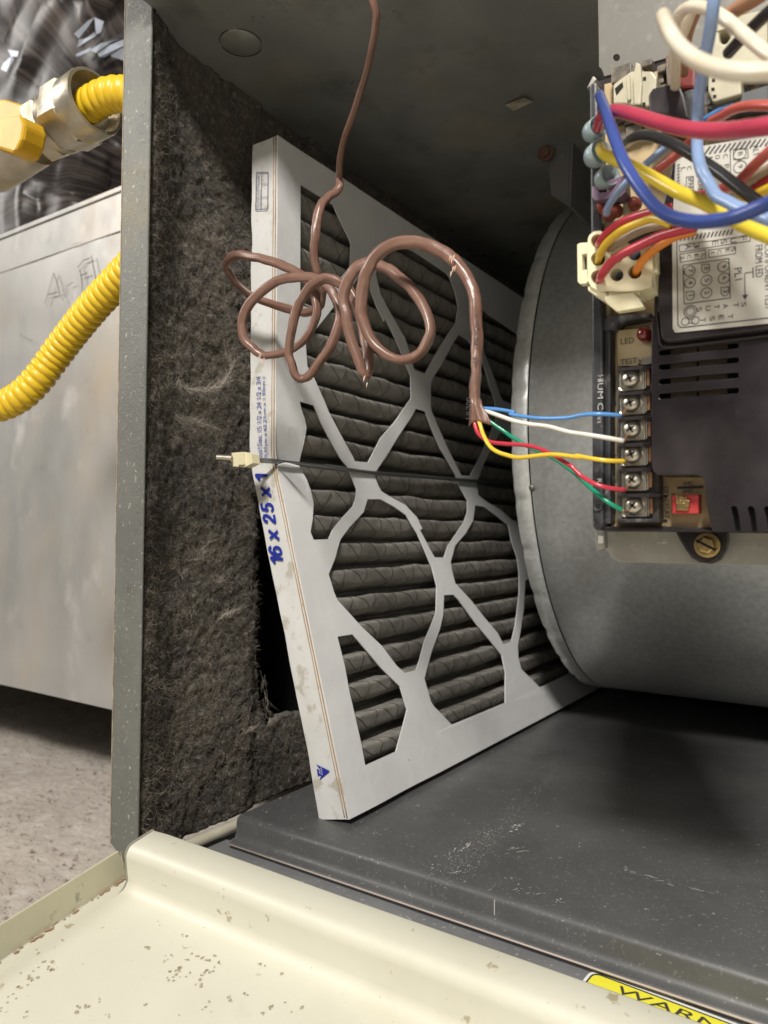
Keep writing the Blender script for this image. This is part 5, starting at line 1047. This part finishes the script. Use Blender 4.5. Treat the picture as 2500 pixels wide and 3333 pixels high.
tw('w_yel2', [('P4', 1100, 120, .232), ('P4', 1250, 160, .226), ('P4', 1500, 90, .22), ('P3', 1620, 1590, .215), ('P3', 1850, 1480, .21)], 44, 'yellow wire lowest of the bundle at the right edge')
tw('w_black', [('P3', 1330, 440, .215), ('P3', 1420, 340, .21), ('P3', 1520, 240, .206), ('P3', 1659, 110, .20), ('P3', 1850, -40, .195)], 52, 'dark wire crossing the top right corner diagonally')
tw('w_copper', [('P3', 1290, 150, .225), ('P3', 1400, 80, .222), ('P3', 1520, 10, .218), ('P3', 1650, -80, .214)], 62, 'brown wire at the very top right behind the pale blue one')
tw('w_pale', [('P4', 318, 250, .236), ('P4', 330, 190, .234), ('P4', 380, 110, .232), ('P3', 470, 1530, .230), ('P3', 560, 1440, .229), ('P3', 720, 1300, .228), ('P3', 850, 1200, .226)], 30, 'short steel blue wire ending at the red varistors')

# ------------------------------------------------------------------ galvanised duct, flex duct, gas line
du = thing('sheet_metal_duct', (-1.0, .5, -.19), 'galvanised sheet metal duct with scratched writing, left of the furnace', 'duct')
zt0, zt1, zb0 = at('D', 0, 517, Y=.5).z, at('D', 265, 408, Y=.5).z, at('D', 0, 1478, Y=.5).z
mb = MB()
v_, f_ = grid(40, 26, lambda a, b: (-1.6 + 1.24 * a, .5 + .0022 * noise.noise(V((a * 9, b * 6, 0))), zb0 + (zt0 - zb0) * b)); mb.add(v_, f_)
mb.put('front_sheet', M['duct'], du, smooth=True)
mb = MB(); mb.box((-1.6, .508, zb0), (-.36, 1.05, zt0 - .004)); mb.put('duct_body', M['galv_dark'], du)
mb = MB(); mb.box((-1.6, .4965, zt0 - .002), (-.36, .503, zt0 + .004)); mb.box((-1.6, .4984, zt0 - .045), (-.36, .5010, zt0 - .0025)); mb.put('top_hem', M['duct'], du, bevel=.0008)
mb = MB()
def sc3(P_, wd=.0014):
    for a, b in zip(P_[:-1], P_[1:]): stroke(mb, at('Q3', *a, Y=.4955), at('Q3', *b, Y=.4955), wd)
sc3([(270, 440), (295, 350), (322, 255)]); sc3([(322, 255), (345, 320), (355, 385)]); sc3([(290, 385), (345, 370)]); sc3([(395, 400), (400, 335), (440, 310)], .001)
sc3([(465, 225), (500, 180), (540, 165)]); sc3([(478, 230), (490, 300), (492, 365)]); sc3([(485, 270), (525, 255)]); sc3([(548, 150), (560, 220), (575, 290)]); sc3([(430, 90), (495, 65)], .0006); sc3([(372, 405), (378, 420)])
sc3([(115, 620), (190, 665)], .0006)
mb.put('scratched_writing', M['scratch'], du, kind='stuff')
mb = MB()
for x, y, r_ in ((80, 670, .012), (60, 690, .010), (120, 1600, .014), (100, 1580, .012), (530, 1110, .003), (615, 1545, .004)):
    q = at('Q3', x, y, Y=.4955); ps = [q + V((cos(k), 0, sin(k))) * r_ * random.uniform(.4, 1) for k in [2 * pi * i / 9 for i in range(9)]]; mb.add(ps, [tuple(reversed(range(9)))])
# flexible insulated duct, a thick bent hose with lengthwise wrinkles
fd_c = at('P1', 1150, 1180, Y=.68)
fd = thing('flexible_duct', fd_c, 'black plastic jacketed flexible duct, wrinkled and dusty, above the sheet metal duct', 'flexible duct')
mb = MB(); NA3, NB3 = 420, 70; RM, RT_ = .36, .24
def flexp(a, b):
    th = radians(60 + 160 * a); ph = 2 * pi * b
    wr_ = 0
    for k_, (fq, am) in enumerate(((7, .030), (17, .020), (41, .008))):
        wr_ += am * (abs(noise.noise(V((b * fq * 2 + noise.noise(V((a * 4, b * 5, k_))) * 1.4, a * 4.0 + k_ * 5, k_ * 3.1)))) * 2 - .5)
    wr_ += .003 * noise.noise(V((a * 18, b * 50, 1)))
    rr = RT_ + wr_
    R_ = RM + rr * cos(ph)
    return fd_c + V((cos(th) * R_ * .95, rr * sin(ph) * .5, sin(th) * R_ * 1.0))
v_, f_ = grid(NB3, NA3, lambda a, b: flexp(b, a)); mb.add(v_, f_); fj = mb.put('jacket', M['flex'], fd, smooth=True)
at_ = fj.data.attributes.new('dust', 'FLOAT', 'POINT'); k_ = 0
for j in range(NA3 + 1):
    for i in range(NB3 + 1):
        b_, a_ = j / NA3, i / NB3
        wv = b_ + .03 * noise.noise(V((a_ * 3, b_ * 6, 9)))
        q_ = noise.noise(V((wv * 60, a_ * 5, 2))) * .6 + noise.noise(V((wv * 170, a_ * 9, 4))) * .45 + .25 * noise.noise(V((b_ * 9, a_ * 7, 6)))
        at_.data[k_].value = max(0, min(1, .10 + q_ * 1.5)); k_ += 1
def flex_near(img, x, y):
    """nearest jacket point towards the camera along a pixel's ray"""
    d = ray(img, x, y).normalized(); best = None
    for p in FV:
        t_ = p.dot(d)
        if t_ < .3: continue
        e = (p - d * t_).length
        if e < .010 and (best is None or t_ < best): best = t_
    return d * ((best or .75) - .006)
FV = [V(p) for p in v_]
mb = MB()
def fpatch(P_):
    ps = [flex_near('P1', x, y) for x, y in P_]; n_ = sum(ps, V((0, 0, 0))) / len(ps); dmin = min(p.length for p in ps)
    ps = [p.normalized() * (p.length * .5 + dmin * .5) for p in ps]; mb.add(ps, [tuple(range(len(ps)))])
for P_ in ([(470, 215), (560, 130), (600, 110), (560, 170), (500, 245)], [(500, 250), (540, 245), (600, 205), (610, 225), (540, 270), (490, 300)], [(600, 110), (660, 135), (640, 205), (610, 220)], [(570, 320), (650, 270), (785, 200), (785, 235), (700, 270), (610, 335)], [(620, 340), (700, 285), (785, 250), (785, 290), (660, 365), (630, 360)], [(480, 345), (580, 300), (560, 330), (490, 360)], [(700, 350), (785, 300), (785, 385), (760, 375), (710, 360)], [(50, 315), (120, 325), (110, 360), (70, 360)], [(20, 400), (75, 355), (90, 375), (40, 455), (5, 440)]):
    fpatch(P_)
mb.put('silver_print', M['flex_print'], fd, kind='stuff')

# gas connector hoses
def corr(P_, pitch, r0_, amp, name, parent, mt='gas_yellow', seg=28):
    pts = spline(P_, 30); L_ = [0]
    for a, b in zip(pts[:-1], pts[1:]): L_.append(L_[-1] + (V(b) - V(a)).length)
    tot = L_[-1]; N_ = int(tot / pitch * 8); out = []; j = 0
    for k in range(N_ + 1):
        s_ = tot * k / N_
        while j < len(L_) - 2 and L_[j + 1] < s_: j += 1
        t_ = (s_ - L_[j]) / max(1e-9, L_[j + 1] - L_[j]); out.append(V(pts[j]).lerp(V(pts[j + 1]), t_))
    mb = MB(); mb.tube(out, lambda i: r0_ + amp * (abs(cos(pi * i / 8)) ** .8 * 2 - 1), seg, True); return mb.put(name, M[mt], parent, smooth=True)
YG1 = .272
gz = thing('gas_connector', at('P1', 400, 780, Y=YG1), 'upper yellow corrugated gas connector with zinc nuts and yellow valve, by the flexible duct', 'gas connector')
rr = 112 * .51236 / FS * depth(at('P1', 650, 620, Y=YG1))
c0 = at('P1', 545, 682, Y=YG1); c1 = at('P1', 60, 975, Y=YG1 - .004); ax = (c1 - c0).normalized(); L_ = (c1 - c0).length
corr([at('P1', 540, 685, Y=YG1), at('P1', 590, 655, Y=YG1), at('P1', 650, 622, Y=YG1 + .001), at('P1', 720, 600, Y=YG1 + .003), at('P1', 800, 600, Y=YG1 + .006), at('P1', 880, 620, Y=YG1 + .01)], .0052, rr * .92, rr * .05, 'corrugated_hose', gz)
k_ = L_ / 566   # metres per zoom pixel along the axis
def ring_(name, s0, s1, r0_, r1_, seg=36, mt='fitting', cham=True, a0=0):
    mb = MB(); p = c0 + ax * (s0 * k_); h = (s1 - s0) * k_; rA, rB = r0_ * k_, r1_ * k_
    mb.lathe(p, ax, [(rA * .9, 0), (rA, h * .12), (rB, h * .88), (rB * .92, h)], seg, a0); o = mb.put(name, M[mt], gz); return smooth_by_angle(o, 35)
mb = MB(); p = c0 + ax * (-70 * k_); mb.lathe(p, ax, [(112 * k_, 60 * k_), (124 * k_, 20 * k_), (126 * k_, 0), (140 * k_, 2 * k_), (143 * k_, 20 * k_), (140 * k_, 110 * k_)], 40); smooth_by_angle(mb.put('nut_collar', M['fitting'], gz), 35)
ring_('hose_nut', 30, 165, 150, 150, 6, a0=.4); ring_('thread_band', 160, 195, 128, 132, 36); ring_('union_nut', 190, 290, 140, 140, 6, a0=.1)
mb = MB(); p = c0 + ax * (285 * k_); pr_ = []
for i in range(18): pr_.append(((118 + (6 if i % 2 else 0)) * k_, i * 4 * k_))
mb.lathe(p, ax, pr_, 36); smooth_by_angle(mb.put('pipe_thread', M['fitting'], gz), 30)
ring_('valve_body', 350, 760, 122, 132, 40)
vb = [at('P1', x, y, Y=YG1 - .02) for x, y in ((-60, 630), (30, 628), (138, 662), (135, 775), (75, 835), (-60, 800))]
mb = MB(); mb.prism(vb, (-.004, .018, .002)); M['valve_y'] = mat('valve_yellow', (.62, .36, .015), .45, 0, vary=(.50, .29, .012), scale=60, bump=.1)
mb.put('valve_cap', M['valve_y'], gz, bevel=.0012)
vb = [at('P1', x, y, Y=YG1 - .034) for x, y in ((-60, 760), (135, 730), (155, 790), (140, 880), (105, 950), (70, 972), (-60, 930))]
mb = MB(); mb.prism(vb, (-.002, .016, .001)); mb.put('valve_skirt', M['valve_y'], gz, bevel=.002)

gh = thing('gas_hose', at('Q3', 330, 760, Y=.30), 'lower yellow corrugated gas hose bending across the sheet metal duct', 'gas hose')
rr = 93 * .5425 / FS * depth(at('Q3', 330, 760, Y=.30))
corr([at('Q3', -160, 1050, Y=.27), at('Q3', -60, 1062, Y=.28), at('Q3', 20, 1050, Y=.285), at('Q3', 130, 990, Y=.29), at('Q3', 230, 890, Y=.295), at('Q3', 330, 755, Y=.30), at('Q3', 430, 620, Y=.302), at('Q3', 560, 460, Y=.303), at('Q3', 700, 310, Y=.304), at('Q3', 830, 170, Y=.305)], .0058, rr * .93, rr * .075, 'corrugated_tube', gh)
